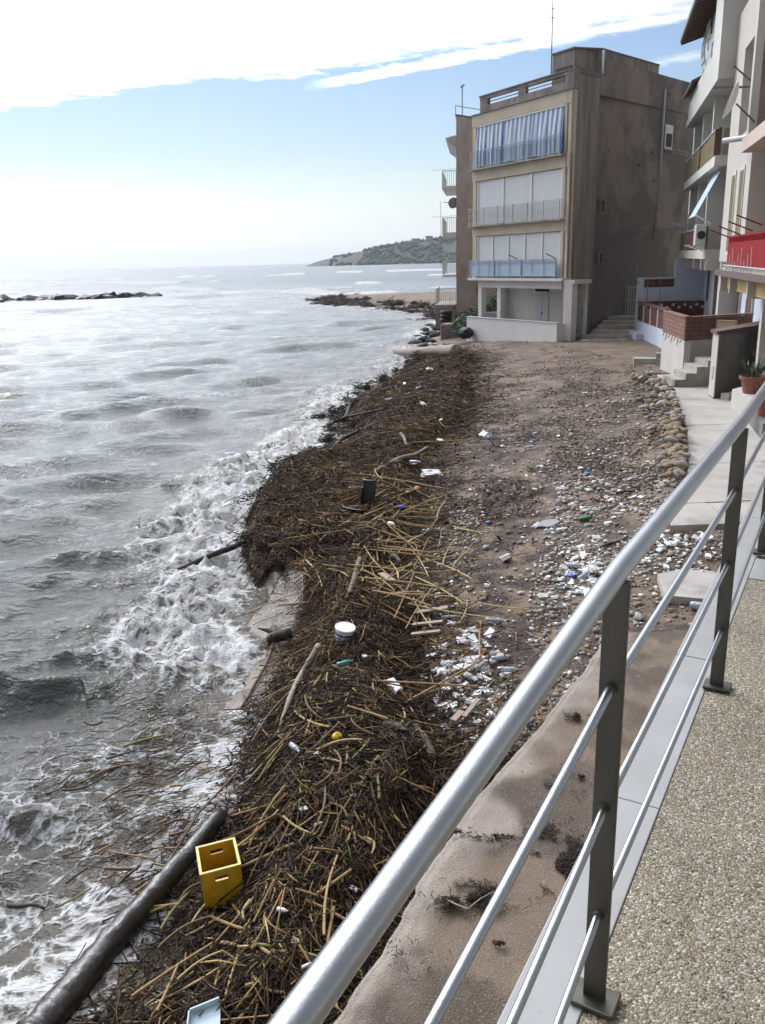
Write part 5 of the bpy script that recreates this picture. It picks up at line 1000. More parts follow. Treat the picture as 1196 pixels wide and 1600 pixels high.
def branch(name, lab, pts, r, m, cat='branch', n=9, twigs=0, seed=1, wiggle=.15, flat=False):
    rr_ = random.Random(seed); base = np.array(pts[0]); t_ = thing(name, lab, cat, base)
    P_ = [np.array(p, float) for p in pts]; out = []; rad_ = []; N = 7 if n < 12 else 14
    for i in range(len(P_) - 1):
        for k in range(N):
            f = k / N; out.append(P_[i] * (1 - f) + P_[i + 1] * f)
    out.append(P_[-1]); T = len(out)
    for k in range(T):
        f = k / (T - 1); rad_.append(r[0] + (r[1] - r[0]) * f); rad_[-1] *= 1 + rr_.uniform(-.06, .07)
        out[k] = out[k] + np.array([math.sin(f * 5.3 + seed), math.sin(f * 7.1 + 2 * seed + 1), .4 * math.sin(f * 6 + seed)]) * wiggle * r[0] * 3 + np.array([rr_.gauss(0, 1), rr_.gauss(0, 1), 0]) * wiggle * r[0] * .18
    b = MB(); b.tube(out, rad_, n)
    if n >= 12:                                         # uneven bark, knots and a broken end
        for i, v in enumerate(b.v):
            k, a = divmod(i, n); c = out[k]; w = 1 + .22 * (float(fbm(np.array([k * .55 + seed]), np.array([a * .9]), 3)[0]) - .5) * 2 * .7 + .16 * math.exp(-((k % 9 - 4) / 1.1) ** 2) * max(0, math.cos((a / n * 6.28) - seed - k // 9 * 2.1)) ** 4; b.v[i] = tuple(c + (np.array(v) - c) * w + (np.array(out[-1]) - np.array(out[-2])) * (.6 * random.random() if k == T - 1 else 0))
    b.build('stem', m, t_, smooth=True)
    for k in range(twigs):
        i = rr_.randrange(2, T - 2); a = rr_.uniform(0, 6.28); L = rr_.uniform(3, 7) * min(r[0], .05); q = out[i] + np.array([math.cos(a) * L, math.sin(a) * L, abs(rr_.gauss(.3, .3)) * L]); mid = (out[i] + q) / 2 + np.array([rr_.gauss(0, .1), rr_.gauss(0, .1), .05]) * L
        b = MB(); b.tube([out[i], mid, q], [rad_[i] * .6, rad_[i] * .4, rad_[i] * .12], 6); b.build('twig', m, t_, smooth=True)
    return t_
def gp_(x, y, l=.03): return ground_px(x, y, l)
lp = [atz(40, 1640, .2), atz(92, 1580, .2), atz(190, 1455, .22), atz(260, 1372, .24), atz(338, 1280, .28)]
branch('driftwood_log', 'long dark wet log lying in the foam beside the yellow crate', lp, (.135, .075), M_WETLOG, 'log', 18, 0, 3, .08)
o = branch('driftwood_log', 'pale trunk stranded at the far water edge before the concrete block', [gp_(616, 549, .2), gp_(660, 550, .22), gp_(712, 547, .25)], (.20, .26), M_DRIFT, 'log', 12, 3, 4, .1)
branch('dark_pole', 'dark straight pole jutting from the wrack into the surf', [atz(281, 890, .34), atz(330, 868, .42), atz(385, 846, .5)], (.045, .055), M_BARK, 'branch', 8, 1, 5, .1)
branch('root_branch', 'thin brown branch with a dark root clump at the edge of the wet sand', [gp_(428, 1000, .1), gp_(415, 1035, .04), gp_(380, 1108, .03)], (.03, .018), M_BROWNW, 'branch', 7, 0, 6, .25)
branch('root_stump', 'black root clump beside the wet sand strip', [gp_(424, 985, .03), gp_(424, 998, .15), gp_(455, 992, .1)], (.06, .09), M_BARK, 'root', 8, 3, 7, .3)
branch('driftwood_branch', 'long grey crooked branch half buried in the near reeds', [gp_(494, 1008, .12), gp_(475, 1050, .10), gp_(455, 1100, .10), gp_(430, 1150, .08)], (.045, .02), M_DRIFT, 'branch', 8, 1, 8, .3)
branch('driftwood_branch', 'brown curved branch standing out of the reeds left of the planks', [gp_(562, 873, .16), gp_(556, 905, .1), gp_(540, 940, .03)], (.035, .055), M_BROWNW, 'branch', 8, 0, 9, .2)
branch('driftwood_branch', 'bleached forked branch among pale canes above the wooden block', [gp_(592, 843, .08), gp_(606, 862, .08), gp_(624, 881, .06)], (.04, .045), M_DRIFT, 'branch', 8, 1, 10, .2)
branch('driftwood_branch', 'long sinuous grey branch crossing the wrack above the pale canes', [gp_(590, 735, .1), gp_(622, 717, .12), gp_(645, 712, .1), gp_(668, 698, .12)], (.05, .035), M_DRIFT, 'branch', 8, 1, 11, .25)
branch('driftwood_branch', 'short pale stick standing in the dark wrack near the sinuous branch', [gp_(627, 677, .2), gp_(637, 698, .03)], (.035, .04), M_DRIFT, 'branch', 7, 0, 12, .15)
branch('driftwood_branch', 'dark curved bough arching along the water edge above the wrack', [gp_(440, 722, .1), gp_(470, 712, .12), gp_(517, 704, .12), gp_(535, 686, .15), gp_(590, 662, .12)], (.06, .05), M_BARK, 'branch', 8, 3, 13, .25)
branch('driftwood_branch', 'black gnarled branch sticking up at the water edge beyond the curved bough', [gp_(535, 655, .1), gp_(550, 630, .2), gp_(543, 612, .6)], (.07, .02), M_BARK, 'branch', 7, 5, 14, .4)
branch('driftwood_branch', 'black twisted branch lying in the swash near the far wrack', [gp_(510, 665, .1), gp_(545, 650, .2), gp_(600, 640, .15)], (.05, .03), M_BARK, 'branch', 7, 6, 15, .4)
branch('driftwood_branch', 'dark forked stick at the sharp left corner of the wrack', [gp_(432, 740, .05), gp_(445, 720, .3), gp_(452, 712, .5)], (.05, .02), M_BARK, 'branch', 7, 4, 16, .3)
branch('cut_log', 'short dark log with a pale sawn end among the near reeds', [gp_(650, 1135, .05), gp_(676, 1186, .08)], (.05, .05), M_BARK, 'log', 12, 0, 17, .06)
branch('dark_branch', 'dark thick branch buried in reeds left of the sawn log', [gp_(590, 1130, .04), gp_(625, 1140, .09), gp_(655, 1160, .04)], (.035, .045), M_BARK, 'branch', 8, 2, 18, .2)
branch('wooden_stick', 'reddish straight stick standing among the plastic bottles', [gp_(750, 1040, .05), gp_(750, 985, .12)], (.012, .012), mat('reddish_wood', (.28, .16, .12), .8), 'stick', 6, 0, 19, .02)
branch('root_tangle', 'pale stringy root lying on the sandy concrete apron', [atz(695, 1408, 1.03), atz(730, 1418, 1.05), atz(765, 1402, 1.05), atz(790, 1385, 1.03)], (.006, .004), M_DRIFT, 'root', 6, 3, 20, 1.2)
branch('thin_stick', 'thin rusty brown stick drifting in the foam left of the log', [atz(163, 1357, .24), atz(215, 1358, .24)], (.016, .014), mat('rusty_brown_wood', (.12, .06, .035), .6), 'stick', 7, 0, 22, .05)
branch('thin_stick', 'black stick floating in the dark water near the left edge', [atz(14, 1413, .22), atz(70, 1418, .22)], (.02, .012), M_BARK, 'stick', 7, 0, 23, .2)
branch('twig_pair', 'two long thin rods leaning along the upper end of the log', [atz(235, 1395, .2), atz(310, 1270, .35), atz(372, 1205, .4)], (.012, .01), M_CANES[2], 'stick', 6, 1, 24, .2)
for k, (x0, y0, x1, y1) in enumerate(((1000, 700, 985, 712), (940, 855, 985, 838), (905, 690, 870, 700), (960, 770, 1000, 765), (745, 592, 760, 602), (730, 608, 748, 600))): branch('driftwood_stick', ('small grey stick near the rubble row', 'thin dark stick on sand below the green bottle', 'bent twig on the pebbly sand', 'dark stick lying by the walkway slabs', 'pale bent stick on the upper sand', 'pale root on the sand beside the bent stick')[k], [gp_(x0, y0, .03), gp_(x1, y1, .03)], (.025, .015), (M_DRIFT, M_BARK, M_DRIFT, M_BARK, M_DRIFT, M_DRIFT)[k], 'stick', 6, 1, 30 + k, .3)

# ------------------------------------------------------------------ rubble row, boulders, loose stones
M_STONES = [mat('rubble_stone_' + n, c, .9, var=.25, scale=5, bump=.5, bscale=18) for n, c in (('tan', (.24, .175, .115)), ('grey', (.26, .24, .225)), ('ochre', (.20, .135, .08)), ('pale', (.42, .39, .36)), ('wet', (.045, .043, .043)))]
STN = []
for i, m in enumerate(M_STONES):
    for j in range(3): me = blob(300 + i * 7 + j, 2, .10, (1, .78, .6)); me.materials.append(m); STN.append(me)
def stone(x, y, s, kind, lab, grp, up=0.):
    o = link('stone', STN[kind * 3 + random.randrange(3)], None, (x, y, hz1(x, y) + s * .3 + up)); o.scale = (s * random.uniform(.8, 1.3), s * random.uniform(.8, 1.2), s * random.uniform(.7, 1.1)); o.rotation_euler = (random.uniform(-.4, .4), random.uniform(-.4, .4), random.uniform(0, 6.28)); tag(o, lab, 'stone', grp)
for k in range(285):
    y = random.uniform(14.2, 27.5); w = .22 + .3 * random.random(); x = wl_x(y) - random.triangular(.05, 1.0 if y > 18 else .55, .15); near_ = 1 if y < 19 else 0
    s_ = random.uniform(.045, .12) * (1.15 if near_ else 1); kd_ = random.choice([0, 0, 1, 2, 3, 1]) if not near_ else random.choice([0, 2, 0, 1])
    stone(x, y, s_, kd_, '%s %s rubble stone %s of the heaped row along the walkway' % ('small' if s_ < .085 else 'large', ('tan', 'grey', 'ochre', 'pale')[kd_], 'at the near end' if y < 17 else 'near the middle' if y < 22 else 'at the far end'), 'rubble stones along the walkway', max(0, .20 - .25 * abs(wl_x(y) - x - .3)))
for k in range(90):
    p = ground_px(random.uniform(690, 1100), random.uniform(780, 1150)); 
    if bool(free(np.array([p[0]]), np.array([p[1]]))[0]): kd_ = random.choice([0, 1, 1, 3, 2, 3]); stone(p[0], p[1], random.uniform(.03, .075), kd_, '%s rounded stone lying loose %s' % (('tan', 'grey', 'ochre', 'pale')[kd_], 'on the sand level with the flat slab' if p[1] > 13 else 'on the litter between the planks and the handrail post' if p[1] > 9 else 'beside the near polystyrene cluster'), 'loose beach stones')
for k in range(26):
    y = random.uniform(44, 70); x = float(np.interp(y, [p[1] for p in SHORE], [p[0] for p in SHORE])) + random.uniform(-.6, .8); stone(x, y, random.uniform(.2, .42), 4, 'dark wet boulder at the water edge below the concrete block', 'boulders at the far water edge')
cb = thing('concrete_block', 'broken concrete block at the water edge below the narrow brown building', 'block', (4.9, 54.5, .3)); b = MB(); b.prism([(3.9, 53.6), (5.6, 53.2), (6.0, 55.2), (4.3, 55.8)], .1, [1.25, 1.35, 1.3, 1.15]); b.build('block', M_PARAPET, cb, bevel=.08)
M_RUB = mat('black_rubber', (.015, .015, .018), .7, var=.2)
for k in range(3):
    t_ = thing('tyre', ('bottom', 'middle', 'topmost')[k] + ' old black tyre of the small stack by the terrace base', 'tyre', (4.75, 60.0, .95 + k * .26), 'stacked tyres'); b = MB(); b.lathe((4.75 + .03 * k, 60.0, .95 + k * .26), [(.22, .05), (.36, .0), (.42, .08), (.42, .17), (.36, .25), (.22, .2), (.22, .05)], 18); b.build('rubber', M_RUB, t_, smooth=True)
t_ = thing('black_bag', 'crumpled black plastic bag at the foot of the white porch wall', 'bag', (*A(7.1, 1.15), .85)); me = blob(51, 2, .16, (.42, .36, .34)); me.materials.append(M_RUB); q = A(7.1, 1.15); o = link('sack', me, t_, (0, 0, .2))
slab_p = gp_(857, 819, .03); t_ = thing('stone_slab', 'flat pale grey slab tilted on the pebbles', 'slab', slab_p); b = MB(); pts = [(-.17, -.10), (.02, -.13), (.2, .02), (.16, .12), (-.05, .09), (-.18, .0)]; b.prism([(slab_p[0] + x, slab_p[1] + y) for x, y in pts], [slab_p[2] - .02] * 6, [slab_p[2] + .03 + .25 * y for x, y in pts]); b.build('slab', M_MARBLE, t_, bevel=.01)

# ------------------------------------------------------------------ plastic, polystyrene, boards
M_FOAM = mat('dirty_white_polystyrene', (.76, .76, .76), .9, var=.08, scale=9, bump=.3, bscale=90, stain=[((.42, .38, .33), 7, .6, .75, .6)])
FM = []
for k in range(9):
    r_ = random.Random(k); bm = bmesh.new(); bmesh.ops.create_cube(bm, size=2)
    if k % 3: bmesh.ops.subdivide_edges(bm, edges=bm.edges, cuts=1, use_grid_fill=True)
    for v in bm.verts: v.co += Vector((r_.uniform(-.28, .28), r_.uniform(-.28, .28), r_.uniform(-.25, .25))); v.co.y *= .68; v.co.z *= .38
    me = bpy.data.meshes.new('foam_piece'); bm.to_mesh(me); bm.free(); me.materials.append(M_FOAM); FM.append(me)
def foam_piece(px_, py_, s, lab, grp):
    p = ground_px(px_, py_, .0)
    if in_poly(np.array([p[0]]), np.array([p[1]]), HEAP)[0]: p = ground_px(px_, py_, .07)
    if not bool((free(np.array([p[0]]), np.array([p[1]])) | in_poly(np.array([p[0]]), np.array([p[1]]), HEAP))[0]): return
    lab = lab.replace('white polystyrene', ('small' if s < .035 else 'medium' if s < .052 else 'large') + ' white polystyrene') if grp and 'small' not in lab else lab
    o = link('polystyrene_piece', random.choice(FM), None, (p[0], p[1], p[2] + s * .3 + .01)); o.scale = (s * random.uniform(.8, 1.4), s, s * random.uniform(.7, 1.2)); o.rotation_euler = (random.uniform(-.5, .5), random.uniform(-.5, .5), random.uniform(0, 6.28)); tag(o, lab, 'polystyrene', grp)
def gsc(n, cx, cy, sx, sy, s0, s1, lab, grp):
    for k in range(n): foam_piece(random.gauss(cx, sx), random.gauss(cy, sy), random.uniform(s0, s1), lab, grp)
NEARL, NEARG = 'white polystyrene chunk in the near cluster by the handrail', 'polystyrene in the near cluster'
gsc(50, 738, 1045, 30, 36, .025, .07, NEARL, NEARG); gsc(28, 718, 1110, 22, 35, .025, .06, NEARL, NEARG)
gsc(62, 905, 900, 34, 30, .022, .06, 'white polystyrene bit in the drift below the flat slab', 'polystyrene below the flat slab')
gsc(52, 1050, 850, 45, 24, .022, .055, 'white polystyrene bit heaped against the walkway slabs', 'polystyrene against the walkway slabs')
gsc(26, 930, 775, 50, 18, .02, .05, 'white polystyrene fleck on the pebbly mid beach', 'polystyrene on the mid beach'); gsc(24, 830, 700, 70, 70, .025, .055, 'white polystyrene fleck on the pebbly mid beach', 'polystyrene on the mid beach')
gsc(16, 700, 960, 25, 70, .02, .05, 'white polystyrene scrap beside the wooden planks', 'polystyrene beside the planks')
gsc(14, 500, 1180, 90, 160, .012, .03, 'small white polystyrene scrap caught in the near reeds', 'polystyrene in the near reeds')
gsc(10, 650, 600, 40, 40, .05, .09, 'white polystyrene scrap on the far wrack', 'polystyrene on the far wrack')
def crumbs():
    P_ = []
    for n, cx, cy, sx, sy, s0, s1 in ((160, 735, 1060, 40, 55, .006, .02), (260, 905, 890, 50, 45, .007, .022), (240, 1050, 850, 55, 32, .008, .025), (220, 880, 740, 90, 70, .01, .028), (140, 590, 1330, 32, 52, .004, .014), (110, 700, 900, 60, 90, .006, .018), (90, 850, 620, 110, 45, .015, .035)):
        for k in range(n):
            p = ground_px(random.gauss(cx, sx), random.gauss(cy, sy)); ok_ = free(np.array([p[0]]), np.array([p[1]])) | in_poly(np.array([p[0]]), np.array([p[1]]), HEAP)
            if ok_[0]: P_.append((*p, random.uniform(s0, s1)))
    P_ = np.array(P_); n = len(P_); iv = np.array([(x, y, z) for x in (-1, 1) for y in (-1, 1) for z in (-1, 1)], float); q = np.array([(0, 1, 3, 2), (4, 6, 7, 5), (0, 4, 5, 1), (2, 3, 7, 6), (0, 2, 6, 4), (1, 5, 7, 3)]); v = iv[None] * (1 + rg.uniform(-.35, .35, (n, 8, 3))) * P_[:, None, 3:4] * np.array([1.1, .8, .5]); th = rg.random(n) * 6.28
    X = v[..., 0] * np.cos(th)[:, None] - v[..., 1] * np.sin(th)[:, None]; Y = v[..., 0] * np.sin(th)[:, None] + v[..., 1] * np.cos(th)[:, None]; V = np.stack([X + P_[:, 0:1], Y + P_[:, 1:2], v[..., 2] + P_[:, 2:3] + P_[:, 3:4] * .35 + .008], -1).reshape(-1, 3)
    col = np.array([(.72, .72, .71), (.58, .56, .53), (.45, .42, .38), (.30, .33, .40)])[rg.choice(4, n, p=[.5, .28, .17, .05])]
    return arr_mesh('crumbs', V, (q[None] + (np.arange(n) * 8)[:, None, None]).reshape(-1, 4), M_PEB, False, col=np.repeat(col, 8, 0))
struct(link('polystyrene_crumbs', crumbs()), 'stuff')
for px_, py_, s, lab in ((615, 1077, .085, 'large torn white polystyrene sheet in the reeds'), (697, 1110, .075, 'biggest white polystyrene block in the near cluster, tilted on edge'), (690, 1053, .07, 'flat white polystyrene slab at the upper left of the near cluster'), (672, 580, .16, 'lone white polystyrene lump on the far dark wrack'), (757, 682, .13, 'flat white polystyrene sheet on the brown litter above the blue rag'), (790, 875, .10, 'white torn sheet on the litter left of the polystyrene drift'), (540, 1045, .045, 'white crushed cup beside the green bottle'), (675, 745, .16, 'pale sandy lump of sacking at the edge of the wrack')):
    foam_piece(px_, py_, s, lab, None); 
    o = bpy.context.scene.collection.objects[-1]
    if 'group' in o: del o['group']
# crate
M_CRATE = mat('yellow_crate_plastic', (.50, .29, .012), .5, var=.22, scale=7, stain=[((.22, .10, .012), 5, .55, .72, .6)]); M_CRATER = mat('yellow_crate_rim', (.50, .40, .10), .5, var=.12, scale=9)
cw, cd, chh, ctk = .31, .36, .31, .008
cbp = ground_px(353, 1412, .06); cl_ = thing('fruit_crate', 'yellow plastic fruit crate standing open in the reeds', 'crate', cbp)
cfr = frame((0, 0, 0), (1, 0, 0), (0, -1, 0))
b = MB(); b.box(-cw / 2, cw / 2, 0, cd, 0, .012); co = [b.build('floor', M_CRATE, None)]
def crate_side(y0, y1):
    hs, h0, h1 = .05, chh - .085, chh - .048; b = MB()
    b.box(-cw / 2, cw / 2, y0, y1, .0125, h0); b.box(-cw / 2, -hs, y0, y1, h0, h1); b.box(hs, cw / 2, y0, y1, h0, h1); b.box(-cw / 2, cw / 2, y0, y1, h1, chh)
    return b
for y0, y1 in ((-.0, ctk), (cd - ctk, cd)): co.append(crate_side(y0, y1).build('end_panel', M_CRATE, None))
for x0, x1 in ((-cw / 2, -cw / 2 + ctk), (cw / 2 - ctk, cw / 2)):
    b = MB(); b.box(x0, x1, ctk + .0005, cd - ctk - .0005, .0125, chh); co.append(b.build('side_panel', M_CRATE, None))
b = MB()
for (x0, x1, y0, y1) in ((-cw / 2 - .008, cw / 2 + .008, -.008, .014), (-cw / 2 - .008, cw / 2 + .008, cd - .014, cd + .008), (-cw / 2 - .008, -cw / 2 + .014, .0141, cd - .0141), (cw / 2 - .014, cw / 2 + .008, .0141, cd - .0141)): b.box(x0, x1, y0, y1, chh + .0005, chh + .012)
b.box(-.052, .052, -.006, .014, chh - .089, chh - .0855); co.append(b.build('rim', M_CRATER, None))
b = MB()
for x in (-cw / 2 + .004, -.0, cw / 2 - .016): b.box(x - .004, x + .008, -.007, -.0005, .01, chh - .1)
for z in (.03, .1, .17): b.box(-cw / 2 + .006, cw / 2 - .02, -.0055, -.0004, z, z + .006)
co.append(b.build('rib', M_CRATE, None)); b = MB()
for x in (-cw / 2 - .006, cw / 2 + .0004):
    for y in np.linspace(.03, cd - .04, 5): b.box(x, x + .0056, y, y + .008, .0125, chh - .01)
for x in (-.08, 0, .08): b.box(x, x + .006, cd - ctk - .006, cd - ctk - .0004, .0125, chh - .1)
co.append(b.build('rib', M_CRATE, None))
for x in np.linspace(-.035, .06, 7):
    b = MB(); b.box(x, x + .006, -.003, -.0004, .19, .205); b.box(x - .02, x - .014, -.003, -.0004, .085, .099) if x > -.01 else None; co.append(b.build('embossed_mark', M_CRATER, None))
for o in co: o.parent = cl_
cl_.rotation_euler = (rad(-3), rad(-2.5), rad(17))
b = MB(); 
# bucket
M_BUCK = mat('white_bucket_plastic', (.62, .63, .66), .45, var=.05, scale=6, stain=[((.45, .43, .42), 6, .62, .75, .4)]); M_BUCKB = mat('blue_bucket_print', (.045, .06, .26), .5, var=.1)
bp_ = ground_px(537, 1004, .02); bk = thing('plastic_bucket', 'white lidded plastic bucket with a blue band sitting tilted in the wrack', 'bucket', bp_)
b = MB(); b.lathe((0, 0, 0), [(.0, .0), (.098, 0), (.102, .01), (.120, .205), (.0, .205)], 28); k1 = b.build('body', M_BUCK, None, smooth=False)
b = MB(); b.lathe((0, 0, 0), [(.0, .2055), (.128, .2055), (.130, .212), (.130, .226), (.122, .232), (.112, .228), (.0, .229)], 28); k2 = b.build('lid', M_BUCK, None, smooth=False)
b = MB(); b.lathe((0, 0, 0), [(.1145, .135), (.1173, .165)], 28); k3 = b.build('blue_band', M_BUCKB, None); b = MB(); b.lathe((0, 0, 0), [(.1035, .012), (.1052, .03)], 28); k4 = b.build('base_band', M_BUCKB, None)
b = MB(); b.box(-.004, .004, -.1205, -.1165, .13, .172); k5 = b.build('label_gap', M_BUCK, None)
for o in (k1, k2, k3, k4, k5): o.parent = bk
bk.rotation_euler = (rad(6), rad(9), rad(-4))
# broken tub
tp = ground_px(565, 795, .03); M_TUB = mat('black_tub_plastic', (.012, .014, .02), .35, var=.2); tb_ = thing('broken_tub', 'broken black plastic tub standing in the pale canes', 'tub', tp)
b = MB(); b.box(-.02, .22, .06, .08, .02, .55); b.box(.2, .22, -.05, .06, .02, .5); b.box(-.02, .0, -.05, .06, .02, .4); b.lathe((.1, .0, .55), [(.12, 0), (.125, .012), (.10, .02)], 12); k1 = b.build('panel', M_TUB, None)
b = MB(); b.lathe((0, -.12, 0), [(.30, .0), (.34, .07), (.32, .075), (.27, .01), (.0, .005)], 16); k2 = b.build('base', M_TUB, None)
for o in (k1, k2): o.parent = tb_
tb_.rotation_euler = (rad(-6), rad(5), rad(-15))
# bottles
def pet(name, px_, py_, L, r, th, m, lab, lift=.02, cap=None, roll=0):
    p = ground_px(px_, py_, lift + r * .7)
    if in_poly(np.array([p[0]]), np.array([p[1]]), HEAP)[0]: p = ground_px(px_, py_, lift + r * .7 + .08)
    t_ = thing(name, lab, 'bottle', p); prof = [(.0, 0), (r * .8, .0), (r, .04 * L), (r, .25 * L), (r * .93, .32 * L), (r, .40 * L), (r * .98, .62 * L), (r * .7, .78 * L), (r * .35, .88 * L), (r * .33, .95 * L), (.0, .95 * L)]
    b = MB(); b.lathe((0, 0, 0), prof, 12); k = b.build('body', m, None, smooth=True); k.parent = t_; b = MB(); b.lathe((0, 0, 0), [(.0, .951 * L), (r * .4, .951 * L), (r * .4, 1.0 * L), (.0, 1.0 * L)], 10); k = b.build('cap', cap or M_FRAME, None); k.parent = t_
    t_.rotation_euler = (rad(82), 0, th)
M_CLEAR = mat('clear_scuffed_plastic', (.52, .54, .60), .25, var=.1, scale=12, trans=.55); M_GREENP = mat('green_bottle_plastic', (.02, .20, .05), .25, var=.1, trans=.3); M_TEAL = mat('teal_bottle_plastic', (.03, .20, .17), .3, var=.2); M_BLUEPL = mat('bright_blue_plastic', (.03, .06, .38), .4); M_REDPL = mat('red_plastic', (.42, .04, .02), .4); M_ORNG = mat('orange_foam', (.40, .19, .05), .8, var=.2); M_WPL = mat('glossy_white_plastic', (.66, .66, .66), .35, var=.04)
for i, (x, y, L, r, th, m, lab, cap) in enumerate(((737, 1028, .27, .036, .4, M_CLEAR, 'clear plastic bottle with a red cap lying upper left in the bottle cluster', M_REDPL), (768, 1030, .25, .034, 1.6, M_CLEAR, 'clear plastic bottle lying across the top of the near polystyrene', M_BLUEPL), (742, 1047, .26, .036, 2.2, M_CLEAR, 'clear crumpled bottle at the lower left of the bottle cluster', M_FRAME), (778, 1046, .26, .034, 1.2, M_CLEAR, 'clear bottle with a red cap at the lower right of the cluster', M_REDPL), (760, 968, .28, .036, 1.0, M_CLEAR, 'dusty grey bottle lying beside the litter mound', M_FRAME), (455, 1163, .20, .03, .5, M_CLEAR, 'clear bottle caught in the near reeds left of the yellow cap', M_FRAME), (527, 1040, .20, .034, 1.9, M_TEAL, 'green and teal bottle in the reeds below the bucket', M_GREENP), (905, 812, .28, .036, 1.7, M_GREENP, 'bright green plastic bottle on sand right of the flat slab', M_GREENP), (434, 1420, .085, .017, 1.1, M_WPL, 'small white plastic vial in reeds right of the yellow crate', M_WPL), (490, 1290, .09, .014, 1.9, M_WPL, 'thin white plastic tube above the gravel patch', M_WPL), (472, 1512, .07, .012, 2.0, M_WPL, 'small white tube just left of the handrail', M_WPL), (608, 818, .16, .04, .6, M_WPL, 'round ended white bottle among pale canes', M_WPL), (660, 985, .22, .03, 1.6, M_WPL, 'white plastic tube lying between the wooden planks', M_WPL), (690, 965, .26, .03, 1.3, M_CLEAR, 'long clear bottle near the upper plank', M_FRAME), (885, 882, .26, .036, .9, M_CLEAR, 'clear bottle lying in the polystyrene drift below the slab', M_FRAME), (905, 905, .26, .036, 2.4, M_CLEAR, 'bluish clear bottle low in the polystyrene drift', M_BLUEPL), (1080, 945, .24, .05, .8, M_CLEAR, 'crushed clear plastic jug beside the coping', M_FRAME), (660, 830, .24, .036, 1.5, M_CLEAR, 'crumpled clear bottle among pale canes near the pebbles', M_FRAME), (820, 700, .3, .04, 1.5, M_CLEAR, 'dull clear bottle on the brown upper beach', M_FRAME), (640, 722, .3, .045, .9, M_CLEAR, 'pale bottle lying by the sacking lump', M_FRAME))): pet('plastic_bottle', x, y, L, r, th, m, lab, cap=cap)
def lump(name, px_, py_, s, m, lab, cat, sq=(1, .7, .5), seed=0):
    p = ground_px(px_, py_, .01); p = ground_px(px_, py_, .09) if in_poly(np.array([p[0]]), np.array([p[1]]), HEAP)[0] else p; me = blob(600 + seed, 2, .12, sq); me.materials.append(m); o = link(name, me, None, (p[0], p[1], p[2] + s * .3)); o.scale = (s, s, s); o.rotation_euler = (0, 0, seed * 1.7); tag(o, lab, cat)
for i, (x, y, s, m, lab, nm) in enumerate(((625, 795, .09, M_BLUEPL, 'bright blue plastic scrap among pale canes', 'blue_scrap'), (765, 686, .09, M_BLUEPL, 'dark blue rag on the brown litter', 'blue_rag'), (764, 818, .06, mat('sky_blue_plastic', (.03, .14, .32), .4), 'blue scrap beside a white fleck on the litter', 'blue_scrap'), (893, 901, .06, M_BLUEPL, 'blue plastic piece inside the polystyrene drift', 'blue_scrap'), (917, 742, .07, mat('cyan_plastic', (.05, .25, .42), .4), 'cyan plastic scrap on the pebbles', 'cyan_scrap'), (942, 783, .05, M_REDPL, 'small red plastic scrap in the mid beach pebbles', 'red_scrap'), (988, 785, .05, M_REDPL, 'red plastic scrap left of the walkway slabs', 'red_scrap'), (756, 1018, .05, M_ORNG, 'orange foam lump among the bottles', 'orange_lump'), (745, 980, .04, M_ORNG, 'small orange lump above the standing stick', 'orange_lump'), (833, 690, .06, mat('blue_cap', (.02, .12, .4), .4), 'small blue scrap on the upper brown beach', 'blue_scrap'), (652, 765, .09, M_ORNG, 'tan cork block end among the canes', 'cork_block'))): lump(nm, x, y, s, m, lab, 'scrap', seed=i)
yp = ground_px(527, 1152, .13); t_ = thing('yellow_float', 'round yellow plastic float in the near reeds', 'float', yp); b = MB(); b.lathe((yp[0], yp[1], yp[2]), [(.0, -.035), (.035, -.03), (.052, .0), (.048, .022), (.035, .036), (.012, .04), (.012, .046), (.0, .046)], 16); b.build('ball', mat('yellow_float_plastic', (.50, .30, .01), .4, var=.1), t_, smooth=True)
# boards
M_BOARD = mat('weathered_pink_board', (.30, .225, .185), .85, var=.2, scale=6, stretch=(8, 1, 1), bump=.2, bscale=40)
def board(px0, py0, px1, py1, w, tk, lab, m=M_BOARD, name='wooden_board', lift=.13):
    p, q = ground_px(px0, py0, lift), ground_px(px1, py1, lift); d = (q - p); L = np.linalg.norm(d); e = np.array([-d[1], d[0], 0]); e /= np.linalg.norm(e); n_ = np.cross(d / L, e); c = [(-1, -1), (1, -1), (1, 1), (-1, 1)]
    t_ = thing(name, lab, 'board', p); b = MB(); vs_ = [p + e * a * w / 2 + n_ * bq * tk / 2 for a, bq in c] + [q + e * a * w / 2 + n_ * bq * tk / 2 for a, bq in c]; b.add(vs_, [(0, 3, 2, 1), (4, 5, 6, 7), (0, 1, 5, 4), (1, 2, 6, 5), (2, 3, 7, 6), (3, 0, 4, 7)]); b.build('plank', m, t_, bevel=.003)
board(648, 957, 700, 949, .10, .025, 'topmost of the three pinkish boards in a row on the wrack'); board(645, 976, 692, 971, .07, .025, 'middle one of the three pinkish boards'); board(643, 991, 688, 986, .07, .025, 'lowest of the three pinkish boards')
board(595, 896, 614, 908, .10, .03, 'short brown wooden block among the canes above the bucket'); board(725, 1120, 748, 1092, .05, .02, 'dark narrow board in the polystyrene cluster'); board(708, 1128, 722, 1113, .07, .05, 'small square wooden block by the biggest polystyrene piece')
board(996, 1018, 1050, 1040, .05, .01, 'long white plastic strip below the handrail post', M_WPL, 'plastic_strip'); board(970, 1145, 990, 1128, .10, .02, 'pale wooden offcut between the rails at the apron edge', M_DRIFT); board(440, 1585, 300, 1598, .01, .01, 'thin cane like strip beside the pale blue tray', M_CANES[1], 'wooden_strip')
tr = ground_px(318, 1600, .13); t_ = thing('blue_tray', 'pale blue plastic tray edge in the reeds at the bottom of the view', 'tray', tr)
